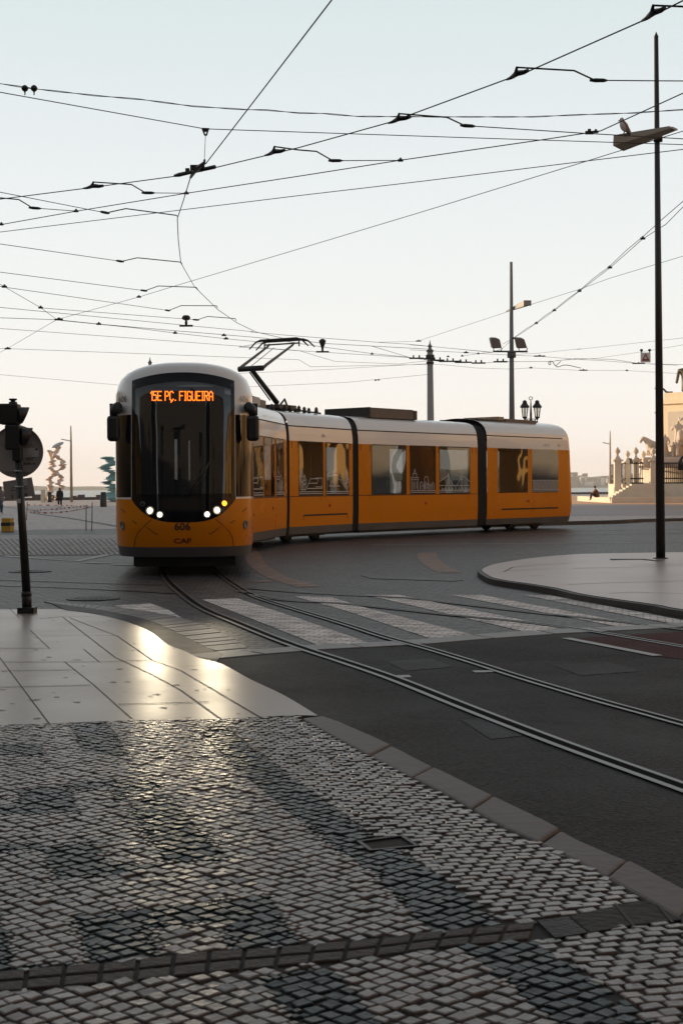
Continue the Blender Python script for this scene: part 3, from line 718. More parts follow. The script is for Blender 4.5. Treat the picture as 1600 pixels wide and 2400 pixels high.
# the air between
HAZE = True
if HAZE:
    mb = MB(); mb.box((0, 1430, 24), (4200, 3000, 56.1)); m, nt, out = newmat('morning_haze')
    v = N(nt, 'ShaderNodeVolumePrincipled'); v.inputs['Color'].default_value = (.97, .97, .98, 1); v.inputs['Density'].default_value = .00019; v.inputs['Anisotropy'].default_value = 0
    nt.links.new(v.outputs[0], out.inputs['Volume'])
    o = mb.build('haze', m); o['kind'] = 'stuff'; o['label'] = 'thin morning haze over the river'
# ---------------------------------------------------------------- the tram
ORANGE = pmat('tram_orange_paint', (.66, .20, .0004), .28, var=.07, scale=.8, coat=.14, rvar=.05, spec=.18)
TWHITE = pmat('tram_white_paint', (.74, .73, .725), .24, var=.05, scale=.7, coat=.45, rvar=.05)
TGREY = pmat('tram_grey_skirt', (.085, .083, .085), .45, var=.25, scale=2.5)
TBLACK = pmat('tram_black_gloss', (.005, .005, .006), .07, var=.2, spec=.28, rvar=.03)
SEAM = pmat('panel_gap', (.012, .008, .006), .7)
RUBBER = pmat('bellows_rubber', (.012, .012, .013), .6, var=.4, scale=9)
INNER = pmat('tram_interior', (.05, .045, .04), .6)
INROOF = pmat('tram_ceiling', (.16, .16, .15), .6)
SEATM = pmat('dark_seat_cloth', (.02, .02, .024), .7)
WGLASS = glass('tinted_side_glass', (.40, .43, .44), .12, .9)
FGLASS = glass('dark_windscreen', (.22, .23, .24), .035, .8)
DECAL = pmat('white_window_film', (.62, .60, .60), .5)
LAMP = pmat('headlight_beam', (1, 1, 1), .3, emit=(1, .86, .62), estr=9)
LAMP2 = pmat('dipped_beam', (1, 1, 1), .3, emit=(1, .88, .68), estr=11)
AMBER = pmat('lit_amber_lamp', (1, .4, .05), .3, emit=(1, .32, .01), estr=6)
LED = pmat('led_dots', (1, .25, 0), .4, emit=(1, .15, .008), estr=11)
CHROME = pmat('lamp_reflector', (.55, .55, .55), .15, metal=1)
MIRRORM = pmat('mirror_housing', (.012, .012, .013), .4)
TNUM = pmat('dark_lettering', (.03, .028, .026), .5)
REDTXT = pmat('red_lettering', (.12, .012, .008), .4)
HW = 1.2
tram = thing('tram', 'long yellow and white articulated tram with lit headlights turning into the street', 'tram', (-2.63, 23.7, 0))

class Frame:
    """front centre, heading front->rear, lateral + towards the camera side"""
    def __init__(s, front, rear, flip=False):
        s.o = Vector((front[0], front[1], 0)); d = Vector((rear[0] - front[0], rear[1] - front[1], 0)); s.L = d.length; s.x = d.normalized()
        s.y = Vector((s.x.y, -s.x.x, 0));
        if flip: s.y = -s.y
        s.M = Matrix((s.x, s.y, Vector((0, 0, 1)))).transposed()
    def __call__(s, x, y, z): return s.o + s.x * x + s.y * y + Vector((0, 0, z))
    def px(s, px, lat=HW):
        """distance along the side where pixel column px meets it"""
        d = ray(px, 1140); p = s(0, lat, 0)
        # CAM + d*t = p + x*u  in plan
        a = Matrix(((d.x, -s.x.x), (d.y, -s.x.y))); r_ = a.inverted() @ Vector((p.x - CAM.x, p.y - CAM.y)); return r_[1]
A1 = Frame((-2.63, 23.7), (-3.33, 31.75)); B1 = Frame((-3.38, 32.1), (-2.59, 36.93)); C_ = Frame((-2.40, 37.87), (-.72, 40.85))
B2 = Frame((-.42, 41.35), (3.40, 45.78)); A2 = Frame((3.72, 46.15), (7.42, 50.60))
def outward(fr, pts): return pts
PROF = [(1.165, .24), (1.185, .44), (1.2, .86), (1.2, 1.27), (1.2, 1.75), (1.2, 2.25), (1.2, 2.71), (1.19, 2.9), (1.165, 3.1), (1.145, 3.18), (1.12, 3.25), (1.085, 3.31), (1.04, 3.37), (.98, 3.42), (.90, 3.46), (.75, 3.50), (.55, 3.53), (.28, 3.55), (0, 3.56)]
def pmatidx(z): return 2 if z < .43 else (0 if z < 2.70 else 1)
WZ0, WZ1 = 1.27, 2.70
def side_pt(fr, x, z, side, off=0.0):
    for (y0, z0), (y1, z1) in zip(PROF[:-1], PROF[1:]):
        if z0 <= z <= z1: y = y0 + (y1 - y0) * (z - z0) / (z1 - z0); break
    else: y = 0
    return fr(x, side * (y + off), z)
def line_strip(mb, fr, side, pts, wd, off, mi):
    """thin raised line on a flat side; pts = (x,z)"""
    for (x0, z0), (x1, z1) in zip(pts[:-1], pts[1:]):
        d = Vector((x1 - x0, z1 - z0)).normalized(); n = Vector((-d.y, d.x)) * wd / 2
        q = [side_pt(fr, x0 + n.x, z0 + n.y, side, off), side_pt(fr, x1 + n.x, z1 + n.y, side, off), side_pt(fr, x1 - n.x, z1 - n.y, side, off), side_pt(fr, x0 - n.x, z0 - n.y, side, off)]
        mb.poly(q if side > 0 else q[::-1], mi)
def skyline(kind, w_, h_, rr):
    """simple white line drawing in a w_ x h_ box: list of polylines"""
    out = [[(0, .02), (w_, .02)], [(0, .07), (w_, .07)]]
    def dome(cx, b, r_, t): return [[(cx - r_, b), (cx - r_, b + t)] + [(cx - r_ * math.cos(a), b + t + r_ * 1.3 * math.sin(a)) for a in [i * math.pi / 8 for i in range(9)]] + [(cx + r_, b)]]
    def tree(cx, b, hh): return [[(cx, b), (cx, b + hh)], [(cx - .07, b + .06), (cx - .09, b + hh * .6), (cx, b + hh), (cx + .09, b + hh * .6), (cx + .07, b + .06), (cx - .07, b + .06)], [(cx - .08, b + hh * .5), (cx, b + hh * .4), (cx + .08, b + hh * .5)], [(cx - .08, b + hh * .72), (cx, b + hh * .62), (cx + .08, b + hh * .72)]]
    if kind == 'castle':
        x = .06
        out += [[(x, .07), (x, .40), (x + .30, .40), (x + .30, .07)], [(x - .03, .40), (x - .03, .46), (x + .33, .46), (x + .33, .40)], [(x + .06, .46), (x + .06, .58), (x + .24, .58), (x + .24, .46)], [(x + .1, .58), (x + .15, .72), (x + .2, .58)]]
        for k in range(4): out.append([(x + .05 + k * .07, .12), (x + .05 + k * .07, .34)])
        x += .40
        while x < w_ - .12:
            hh = rr.uniform(.14, .34); ww = rr.uniform(.07, .13); out.append([(x, .07), (x, hh), (x + ww / 2, hh + .06), (x + ww, hh), (x + ww, .07)])
            out.append([(x + ww * .3, .12), (x + ww * .3, hh - .02)]); x += ww
        out += dome(w_ * .62, .07, .10, .30)
    if kind == 'bridge':
        for cx in (w_ * .28, w_ * .72):
            out += [[(cx - .03, .07), (cx - .03, .55)], [(cx + .03, .07), (cx + .03, .55)], [(cx - .03, .4), (cx + .03, .4)]]
        out += [[(0, .34)] + [(w_ * .28, .55)] + [(w_ * (.28 + .44 * t), .55 - .36 * math.sin(math.pi * t)) for t in (.15, .3, .5, .7, .85)] + [(w_ * .72, .55), (w_, .34)], [(0, .22), (w_, .22)]]
        out += [[(w_ * .28 - .22, .07), (w_ * .28 - .05, .30), (w_ * .28, .62), (w_ * .28 + .05, .30), (w_ * .28 + .22, .07)]]
        for k in range(9): out.append([(w_ * (k + .5) / 9, .07), (w_ * (k + .5) / 9 + .05, .16), (w_ * (k + .5) / 9 + .1, .07)])
    if kind == 'fence':
        x = .04
        while x < w_ - .03:
            out.append([(x, .07), (x, .30), (x + .025, .36), (x + .05, .30), (x + .05, .07)]); x += .085
        out.append([(0, .38), (w_, .38)])
    if kind == 'park':
        out += tree(.14, .07, .62) + tree(.28, .07, .46) + [[(.38, .16), (.5, .30), (.95, .30), (1.0, .42), (.6, .42), (.5, .30)], [(.42, .16), (w_ - .04, .16), (w_ - .04, .44), (w_ - .4, .44)], [(w_ - .4, .2), (w_ - .06, .2)]]
    if kind == 'roof':
        out += [[(.06, .07), (.0 + .08, .52), (.16, .60), (.36, .60)] + [(.36 + (w_ - .42) * t, .60 - .5 * t * t) for t in (.25, .5, .75, 1)], [(.1, .50), (.38, .50)] + [(.38 + (w_ - .46) * t, .50 - .42 * t * t) for t in (.5, 1)], [(.16, .22), (w_ * .6, .22)], [(.2, .22), (.3, .36), (.46, .30), (.5, .22)]]
        out += tree(w_ - .2, .22, .48) + tree(w_ - .09, .14, .40)
    return [[(min(max(a, 0), w_), b) for a, b in q] for q in out]
def panel_lines(mb, fr, side, xs, z0=.26, z1=2.70):
    for x in xs: line_strip(mb, fr, side, [(x, z0), (x, z1)], .024, .0025, 3)
def window(parent, fr, side, x0, x1, deco=None, name='window', g=WGLASS):
    mb = MB(); nx, nz = 6, 6; e = .012
    P = [[side_pt(fr, x0 - e + (x1 - x0 + 2 * e) * i / nx, WZ0 - e + (WZ1 - WZ0 + e * .6) * j / nz, side, .003) for i in range(nx + 1)] for j in range(nz + 1)]
    V = [[mb.vert(p) for p in r_] for r_ in P]
    for j in range(nz):
        for i in range(nx):
            q = (V[j][i], V[j][i + 1], V[j + 1][i + 1], V[j + 1][i]); mb.face(q if side > 0 else q[::-1], 0, True)
    for q in ([(x0 - .004, WZ0 - .002), (x0 - .004, WZ1), (x1 + .004, WZ1), (x1 + .004, WZ0 - .002), (x0 - .004, WZ0 - .002)],): line_strip(mb, fr, side, q, .026, .005, 1)
    o = mb.build(name, [g, SEAM], parent)
    if deco:
        md = MB()
        for q in skyline(deco, abs(x1 - x0), .7, rnd): line_strip(md, fr, side, [(x0 + a, WZ0 + .02 + b) for a, b in q], .016, .006, 0)
        md.build('skyline_film', DECAL, o)
    return o
def wagon(fr, cam_w, far_w, label, deco, seams, hatch=None, markers=(), dark_ends=True):
    """straight car body with real window openings"""
    L_ = fr.L; mb = MB()
    for side, wins in ((1, cam_w), (-1, far_w)):
        cols = sorted({0.0, L_} | {x for w_ in wins for x in w_})
        for a, b in zip(cols[:-1], cols[1:]):
            iswin = any(abs(a - w0) < 1e-6 and abs(b - w1) < 1e-6 for w0, w1 in wins)
            for (y0, z0), (y1, z1) in zip(PROF[:-1], PROF[1:]):
                if iswin and z0 >= WZ0 - .01 and z1 <= 2.72: continue
                q = [fr(a, side * y0, z0), fr(b, side * y0, z0), fr(b, side * y1, z1), fr(a, side * y1, z1)]
                mb.poly(q if side > 0 else q[::-1], pmatidx((z0 + z1) / 2), False)
        line_strip(mb, fr, side, [(0, 3.1), (L_, 3.1)], .032, .003, 3)
        line_strip(mb, fr, side, [(0, 1.24), (L_, 1.24)], .018, .0025, 3)
        panel_lines(mb, fr, side, seams if side > 0 else seams[::2])
        if hatch:
            x0, x1 = hatch; line_strip(mb, fr, side, [(x0, .73), (x1, .73)], .045, .003, 3); line_strip(mb, fr, side, [(x0, .26), (x0, .73)], .022, .003, 3); line_strip(mb, fr, side, [(x1, .26), (x1, .73)], .022, .003, 3)
    # floor, ceiling and inner reveals
    for z, mi in ((.30, 4), (.60, 4), (3.0, 5)): mb.poly([fr(.02, 1.14, z), fr(L_ - .02, 1.14, z), fr(L_ - .02, -1.14, z), fr(.02, -1.14, z)], mi)
    for side, wins in ((1, cam_w), (-1, far_w)):
        for w0, w1 in wins:
            for x in (w0, w1): mb.poly([fr(x, side * 1.197, WZ0), fr(x, side * 1.197, WZ1), fr(x, side * 1.12, WZ1), fr(x, side * 1.12, WZ0)], 4)
        cols = sorted({0.0, L_} | {x for w_ in wins for x in w_})
        for a, b in zip(cols[:-1], cols[1:]):
            iswin = any(abs(a - w0) < 1e-6 and abs(b - w1) < 1e-6 for w0, w1 in wins)
            for z0, z1 in ((.3, WZ0), (WZ0, WZ1), (WZ1, 3.0)):
                if iswin and z0 == WZ0: continue
                mb.poly([fr(a, side * 1.12, z0), fr(b, side * 1.12, z0), fr(b, side * 1.12, z1), fr(a, side * 1.12, z1)], 4)
    body = mb.build('car_body', [ORANGE, TWHITE, TGREY, SEAM, INNER, INROOF], tram); body['label'] = label
    for side, wins in ((1, cam_w), (-1, far_w)):
        for k, (w0, w1) in enumerate(wins): window(body, fr, side, w0, w1, deco[k] if side > 0 and k < len(deco) else None)
    for x, z in markers:
        m2 = MB(); c = side_pt(fr, x, z, 1, .004); m2.lathe(c, [(.045, 0), (.045, .012), (.03, .02)], 14, ax=fr.y); m2.build('side_marker', pmat('side_marker_lens', (.45, .06, .012), .25) if 'MK' not in globals() else MK, body)
    for gx in (.9, L_ - .9):
        m2 = MB(); m2.tube([fr(gx, .35, .6), fr(gx, .35, 3.0)], .022, n=8); m2.build('grab_pole', POLEY, body)
    # seats
    x = .5
    while x < L_ - .5:
        for sd in (-.72, .72):
            m2 = MB(); m2.box(fr(x, sd, .95), (.42, .46, .12), fr.M); m2.box(fr(x + .2, sd, 1.32), (.09, .46, .72), fr.M, taper=.85); m2.box(fr(x, sd, .75), (.08, .08, .32), fr.M); m2.build('seat', SEATM, body, bevel=.03)
        x += .95
    return body
POLEY = pmat('yellow_grab_pole', (.5, .36, .05), .4)
MK = pmat('side_marker_lens', (.45, .06, .012), .25)
far_ = lambda ws: [(a + (b - a) * .30, b - (b - a) * .22) for a, b in ws]
px = lambda fr, a, b: (fr.px(a), fr.px(b))
b1w = [px(B1, 620, 643.5), px(B1, 647.5, 665)]; w0 = B1.px(617); b1w = [(.35, w0 - 2.05), (w0 - 1.95, w0 - .05)] + b1w if w0 - 2.05 > .8 else [(max(.3, w0 - 1.6), w0)] + b1w
body_B1 = wagon(B1, b1w, far_(b1w), 'second car, strongly foreshortened behind the cab', ['park', None, 'castle', None][:len(b1w)], [b1w[0][0] - .08, B1.px(618.5), B1.px(645.5), B1.L - .16], markers=[(B1.px(639), .98)])
cw = [px(C_, 700.5, 756.5), px(C_, 763.5, 817)]
body_C = wagon(C_, cw, far_(cw), 'short middle car with two windows', ['park', 'roof'], [.12, C_.px(699), C_.px(766), C_.px(820), C_.L - .12], hatch=(C_.px(711), C_.px(814)), markers=[(C_.px(772), .98)])
b2w = [px(B2, 871, 951), px(B2, 961, 1020), px(B2, 1029.5, 1100)]
body_B2 = wagon(B2, b2w, far_(b2w), 'fourth car with three wide windows', [None, 'castle', 'bridge'], [.1, B2.px(867), B2.px(960), B2.px(1027), B2.px(1106), B2.L - .1], markers=[(B2.px(997), .98)])

# cab: lofted nose
ROWS = [(.24, 1.12, .18), (.33, 1.14, .14), (.50, 1.175, .07), (.66, 1.19, .035), (.86, 1.2, 0), (1.1, 1.2, .015), (1.32, 1.2, .05), (2.0, 1.2, .13), (2.8, 1.2, .25), (3.1, 1.19, .32), (3.25, 1.155, .37), (3.37, 1.10, .42), (3.47, 1.0, .48), (3.55, .86, .56), (3.61, .68, .68), (3.65, .46, .85), (3.672, .22, 1.1), (3.68, .02, 1.4)]
def rowat(z):
    for i in range(len(ROWS) - 1):
        if ROWS[i][0] <= z <= ROWS[i + 1][0]:
            t = (z - ROWS[i][0]) / (ROWS[i + 1][0] - ROWS[i][0])
            return [ROWS[i][k] + (ROWS[i + 1][k] - ROWS[i][k]) * t for k in (1, 2)]
    return ROWS[-1][1:] if z > 1 else ROWS[0][1:]
NE = 2.9
class Cab:
    def __init__(s, fr, nose): s.f = fr; s.n = nose
    def y(s, y, z, off=0):
        W, x0 = rowat(z); u = min(.9999, abs(y) / W); lx = s.n - x0
        x = x0 + lx * (1 - (1 - u ** NE) ** (1 / NE)); return s._off(x, y, z, off, W, x0, lx)
    def a(s, a, z, off=0):
        """a in [-1,1] round the nose, beyond that metres along the straight side"""
        W, x0 = rowat(z); lx = s.n - x0; sg = 1 if a >= 0 else -1; b = abs(a)
        if b <= 1:
            ph = b * math.pi / 2; y = W * math.sin(ph) ** (2 / NE); x = x0 + lx * (1 - max(0, math.cos(ph)) ** (2 / NE))
        else: x = s.n + (b - 1); y = W
        return s._off(x, sg * y, z, off, W, x0, lx)
    def _off(s, x, y, z, off, W, x0, lx):
        if off:
            u = abs(y) / W; v = max(0, (s.n - x)) / lx
            nx, ny = -(v ** (NE - 1)) / lx, (u ** (NE - 1)) / W * (1 if y >= 0 else -1)
            W2, x2 = rowat(min(3.67, z + .02)); W1, x1 = rowat(max(.25, z - .02)); nz = ((x2 - x1) / .04 * v + (W1 - W2) / .04 * u)
            n = Vector((nx, ny, 0)).normalized(); n = Vector((n.x, n.y, nz * .9)).normalized() * off; x += n.x; y += n.y; z += n.z
        return s.f(x, y, z)
def ztop(y): return 3.445 - .13 * (y / .85) ** 2
def make_cab(fr, nose, L_, label, windows, front):
    cab = Cab(fr, nose); mb = MB()
    zs = sorted({r_[0] for r_ in ROWS if r_[0] >= (.33 if front else .24)} | {.43, .5, .7, .78, .95, 1.2, 1.27, 1.30, 1.5, 1.75, 2.25, 2.5, 2.71, 2.9, 3.0, 3.18, 3.31, 3.42, 3.51, 3.58, 3.63})
    A = [i / 26 for i in range(27)]
    st = sorted({1 + k * .25 for k in range(int((L_ - nose) / .25) + 1)} | {1 + L_ - nose} | {1 + x - nose for w_ in windows for x in w_ if x > nose})
    st = [q for q in st if q > 1]
    A = [-q for q in st[::-1]] + [-q for q in A[::-1][:-1]] + A + st
    V = [[mb.vert(cab.a(a, z)) for a in A] for z in zs]
    for j in range(len(zs) - 1):
        zc = (zs[j] + zs[j + 1]) / 2
        for i in range(len(A) - 1):
            ac = (A[i] + A[i + 1]) / 2; c = cab.a(ac, zc) - fr.o; xl, yl = c.dot(fr.x), c.dot(fr.y)
            if front and xl < nose * .75 and abs(yl) < .80 and 1.38 < zc < ztop(yl) - .05: continue
            if any(w0 + .02 < xl < w1 - .02 and 1.28 < zc < 2.69 for w0, w1 in windows): continue
            mi = 2 if zc < (.50 if front else .43) else (0 if zc < (1.30 if xl < 1.35 and front else 2.71) else 1)
            if not front and zc < 2.71 and zc > .43: mi = 0
            mb.face((V[j][i], V[j][i + 1], V[j + 1][i + 1], V[j + 1][i]), mi, True)
    mb.face(V[-1], 1)
    # inside: floor, ceiling, rear of the cab
    mb.poly([fr(.5, 1.0, .34), fr(L_, 1.14, .34), fr(L_, -1.14, .34), fr(.5, -1.0, .34)], 4)
    mb.poly([fr(.55, .95, 3.0), fr(L_, 1.14, 3.0), fr(L_, -1.14, 3.0), fr(.55, -.95, 3.0)], 5)
    if front:
        for y0, y1, z0, z1 in ((-1.15, -.42, .34, 3.0), (.30, 1.15, .34, 3.0), (-.42, .30, .34, 1.5), (-.42, .30, 2.5, 3.0)): mb.poly([fr(2.1, y0, z0), fr(2.1, y1, z0), fr(2.1, y1, z1), fr(2.1, y0, z1)], 4)
        mb.box(fr(.75, 0, 1.12), (.5, 1.9, .30), fr.M, 4)
    fl = -1 if fr.x.cross(fr.y).z > 0 else 1
    for sd in (1, -1):
        for zz in (3.1,):
            for i in range(12):
                a0, a1 = .9 + (L_ - nose + .1) * i / 12, .9 + (L_ - nose + .1) * (i + 1) / 12
                q = [cab.a(sd * a0, zz - .016, .003), cab.a(sd * a1, zz - .016, .003), cab.a(sd * a1, zz + .016, .003), cab.a(sd * a0, zz + .016, .003)]; mb.poly(q, 3)
    body = mb.build('car_body', [ORANGE, TWHITE, TGREY, SEAM, INNER, INROOF], tram); body['label'] = label
    return cab, body
def cab_patch(cab, mb, rows, mi=0, off=.004):
    """rows: list of (z, [a or y values]) -> grid; entries are callables giving points"""
    V = [[mb.vert(p) for p in r_] for r_ in rows]
    for j in range(len(V) - 1):
        for i in range(len(V[0]) - 1): mb.face((V[j][i], V[j][i + 1], V[j + 1][i + 1], V[j + 1][i]), mi, True)
cab, body_A1 = make_cab(A1, 1.5, A1.L, 'leading driving car with rounded cab', [(2.2, 3.2), (3.5, 4.9)], True)
def lin(a, b, n): return [a + (b - a) * i / n for i in range(n + 1)]
# windscreen
mb = MB(); rows = []
for t in lin(0, 1, 22): rows.append([cab.y(y, 1.335 + t * (ztop(y) - 1.335), .006) for y in lin(-.845, .845, 28)])
cab_patch(cab, mb, rows); ws = mb.build('windscreen', FGLASS, body_A1)
mb = MB()     # black printed border of the screen
def border(ya, yb, z0f, z1f, n=14):
    rows = []
    for t in lin(0, 1, n): rows.append([cab.y(y, z0f(y) + t * (z1f(y) - z0f(y)), .0085) for y in lin(ya, yb, 24 if yb - ya > 1 else 3)])
    cab_patch(cab, mb, rows)
border(-.86, -.80, lambda y: 1.33, ztop); border(.80, .86, lambda y: 1.33, ztop); border(-.80, .80, lambda y: 1.33, lambda y: 1.39, 2); border(-.80, .80, lambda y: ztop(y) - .16, ztop, 4)
mb.build('screen_border', TBLACK, body_A1)
# pillar glass either side, under the white roof
for sg in (1, -1):
    mb = MB(); rows = []
    y0a = .875
    a0 = 2 / math.pi * math.asin((y0a / 1.2) ** (NE / 2))
    for z in lin(1.335, 2.73, 12): rows.append([cab.a(sg * a, z, .005) for a in lin(a0, 1.30, 18)])
    cab_patch(cab, mb, rows); mb.build('corner_window', TBLACK, body_A1)
# black mask with the lamps, curved below
def zlow(y): return .915 + .38 * (abs(y) / .87) ** 3.2 if abs(y) < .87 else 1.30
mb = MB(); rows = []
for t in lin(0, 1, 12): rows.append([cab.y(y, zlow(y) + t * (1.345 - zlow(y)), .005) for y in lin(-.87, .87, 30)])
cab_patch(cab, mb, rows); mask = mb.build('lamp_panel', TBLACK, body_A1)
def lamp(name, y, z, r_, lens, lit, ring=CHROME):
    c = cab.y(y, z, .006); c2 = cab.y(y, z, .1); ax = (c2 - c).normalized(); mb = MB()
    mb.lathe(c, [(r_, 0), (r_, .012), (r_ * .86, .016), (r_ * .8, .006), (0, .004)], 24, ax=ax, mi=0, cap=False)
    o = mb.build(name, ring, body_A1)
    mb = MB(); mb.lathe(c, [(r_ * lit, .008), (r_ * lit * .9, .02), (0, .026)], 20, ax=ax); mb.build('lens', lens, o); return o
RIMG = pmat('lamp_housing', (.10, .095, .09), .35, metal=.3)
for sg in (-1, 1):
    lamp('headlight', sg * .555, 1.112, .080, LAMP, .52, RIMG); lamp('headlight', sg * .39, 1.045, .062, LAMP2, .55, RIMG)
lamp('turn_signal', .675, 1.225, .056, AMBER, .72, pmat('amber_rim', (.5, .08, .01), .3)); lamp('turn_signal', -.675, 1.225, .042, TBLACK, .7, GREYMETAL)
# seams, badges and lettering on the front
mb = MB()
def seam(pts, wd=.011, mi=0, off=.003):
    for (y0, z0), (y1, z1) in zip(pts[:-1], pts[1:]):
        d = Vector((y1 - y0, z1 - z0)).normalized(); n = Vector((-d.y, d.x)) * wd / 2
        mb.poly([cab.y(y0 + n.x, z0 + n.y, off), cab.y(y0 - n.x, z0 - n.y, off), cab.y(y1 - n.x, z1 - n.y, off), cab.y(y1 + n.x, z1 + n.y, off)], mi)
for sg in (-1, 1):
    seam([(sg * q[0], q[1]) for q in ((.53, .965), (.64, .87), (.75, .76), (.81, .65), (.83, .50))])
    seam([(sg * q[0], q[1]) for q in ((1.16, 1.14), (1.06, 1.14), (1.0, 1.09), (.84, .93), (.78, .89))], .014)
seam([(-.60, .83), (-.50, .75), (-.44, .715), (.44, .715), (.50, .75), (.60, .83)])
mb.build('panel_gaps', SEAM, body_A1)
mb = MB(); add_text(mb, '606', .172, lambda x, y: cab.y(x - .02, .838 + y, .004), sx=1.05, bold=.004); mb.build('fleet_number', TNUM, body_A1)
mb = MB(); add_text(mb, 'CAF', .115, lambda x, y: cab.y(x - .02, .60 + y, .004), sx=1.4, bold=.003); mb.build('maker_badge', REDTXT, body_A1)
for sg, mt in ((-1, TNUM), (1, pmat('faint_lettering', (.30, .33, .38), .5))):
    mb = MB(); add_text(mb, '606', .15, lambda x, y: cab.y(sg * 1.03 + x * .8, 3.0 + y, .004), sx=.9); mb.build('fleet_number', mt, body_A1)
for sg in (-1, 1):
    mb = MB(); c = cab.y(sg * 1.035, .86, .004); ax = (cab.y(sg * 1.035, .86, .1) - c).normalized()
    mb.lathe(c, [(.075, 0), (.075, .008), (.055, .012), (.055, .003), (0, .003)], 22, ax=ax); mb.build('round_badge', GREYMETAL, body_A1)
    mb = MB(); c = cab.a(sg * 1.2, 1.02, .004); mb.lathe(c, [(.05, 0), (.05, .012), (.03, .02)], 14, ax=A1.y * sg); mb.build('side_marker', MK, body_A1)
# the beams
for sg in (-1, 1):
    for y_, z_, e_ in ((.555, 1.112, 1.0), (.39, 1.045, 1.1)):
        ld = bpy.data.lights.new('headlight_beam', 'SPOT'); ld.energy = 64 * e_; ld.color = (1, .84, .58); ld.spot_size = R(15); ld.spot_blend = .6; ld.shadow_soft_size = .045
        lo = bpy.data.objects.new('headlight_beam', ld); COL.objects.link(lo); p_ = cab.y(sg * y_, z_, .06); lo.location = p_; lo.rotation_euler = (Vector((0.2, 0, .75)) - p_).to_track_quat('-Z', 'Y').to_euler(); attach(lo, tram)
# destination display behind the glass
mb = MB(); mb.box(A1(.50, 0, 3.07), (.05, 1.40, .28), A1.M); disp = mb.build('destination_display', BLACK, tram)
GLY = {'1': [[(.2, 5.6), (1.4, 7), (1.4, 0)]], '5': [[(3, 7), (.4, 7), (.2, 4.2), (2.2, 4.2), (3, 3.4), (3, .8), (2.2, 0), (.2, 0)]], 'E': [[(3, 7), (0, 7), (0, 0), (3, 0)], [(0, 3.6), (2.4, 3.6)]],
       'P': [[(0, 0), (0, 7), (2.2, 7), (3, 6.2), (3, 4.2), (2.2, 3.4), (0, 3.4)]], 'C': [[(3, 6), (2.2, 7), (.8, 7), (0, 6), (0, 1), (.8, 0), (2.2, 0), (3, 1)], [(1.6, 0), (1.7, -.8), (1, -1.5)]], '.': [[(.5, 0), (.9, 0)]], 'F': [[(0, 0), (0, 7), (3, 7)], [(0, 3.7), (2.4, 3.7)]],
       'I': [[(.3, 0), (1.5, 0)], [(.9, 0), (.9, 7)], [(.3, 7), (1.5, 7)]], 'G': [[(3, 6), (2.2, 7), (.8, 7), (0, 6), (0, 1), (.8, 0), (3, 0), (3, 3.2), (1.7, 3.2)]], 'U': [[(0, 7), (0, 1), (.8, 0), (2.2, 0), (3, 1), (3, 7)]], 'R': [[(0, 0), (0, 7), (2.2, 7), (3, 6.2), (3, 4.4), (2.2, 3.6), (0, 3.6)], [(1.4, 3.6), (3, 0)]], 'A': [[(0, 0), (0, 5.4), (1.2, 7), (1.8, 7), (3, 5.4), (3, 0)], [(0, 3), (3, 3)]]}
ADV = {'1': 2.2, '.': 2.2, 'I': 2.6, ' ': 2.2}
msg = '15E PC. FIGUEIRA'; tw = sum(ADV.get(ch, 4.1) for ch in msg) - 1; ux, uz = 1.05 / tw, .0212; cx_ = -.55; mb = MB()
for ch in msg:
    for q in GLY.get(ch, []):
        for (x0_, z0_), (x1_, z1_) in zip(q[:-1], q[1:]):
            a, b = Vector((cx_ + x0_ * ux, 2.975 + z0_ * uz)), Vector((cx_ + x1_ * ux, 2.975 + z1_ * uz)); d = (b - a).normalized(); n = Vector((-d.y, d.x)) * .0078; a -= d * .008; b += d * .008
            mb.poly([A1(.462 + .0002 * (len(mb.f) % 7), *(a + n)), A1(.462 + .0002 * (len(mb.f) % 7), *(b + n)), A1(.462 + .0002 * (len(mb.f) % 7), *(b - n)), A1(.462 + .0002 * (len(mb.f) % 7), *(a - n))])
    cx_ += ADV.get(ch, 4.1) * ux
mb.build('display_text', LED, disp)
# driver's wiper
mb = MB(); pts = [cab.y(.06, 1.33, .05), cab.y(.26, 1.68, .045), cab.y(.42, 1.90, .03)]; mb.tube(pts, .014); pts = [cab.y(.14, 1.35, .03), cab.y(.30, 1.62, .03), cab.y(.44, 1.95, .03)]; mb.tube(pts, .012)
mb.build('wiper', BLACK, body_A1)
for sg in (-1, 1):
    mb = MB(); b0 = cab.a(sg * .80, 2.84, .02); b1 = A1(.50, sg * 1.10, 2.87); b2 = A1(.47, sg * 1.16, 2.82); b3 = A1(.46, sg * 1.17, 2.72)
    mb.box(cab.a(sg * .80, 2.84, .03), (.16, .16, .20), A1.M); mb.tube([b0, b1, b2, b3], [.08, .085, .08, .06], n=10); arm = mb.build('mirror_arm', MIRRORM, tram)
    mb = MB(); mb.box(A1(.46, sg * 1.175, 2.50), (.14, .215, .44), A1.M); mb.build('wing_mirror', MIRRORM, arm, bevel=.06)
# under the nose
mb = MB(); mb.box(A1(1.05, 0, .26), (1.0, 1.72, .20), A1.M); mb.box(A1(.62, 0, .24), (.12, 1.66, .18), A1.M); mb.box(A1(3.4, 0, .22), (2.6, 1.5, .3), A1.M); mb.build('snow_guard', BLACK, tram)
for w0_, w1_ in ((2.2, 3.2), (3.5, 4.9)):
    for sg in (1, -1): window(body_A1, A1, sg, w0_, w1_)
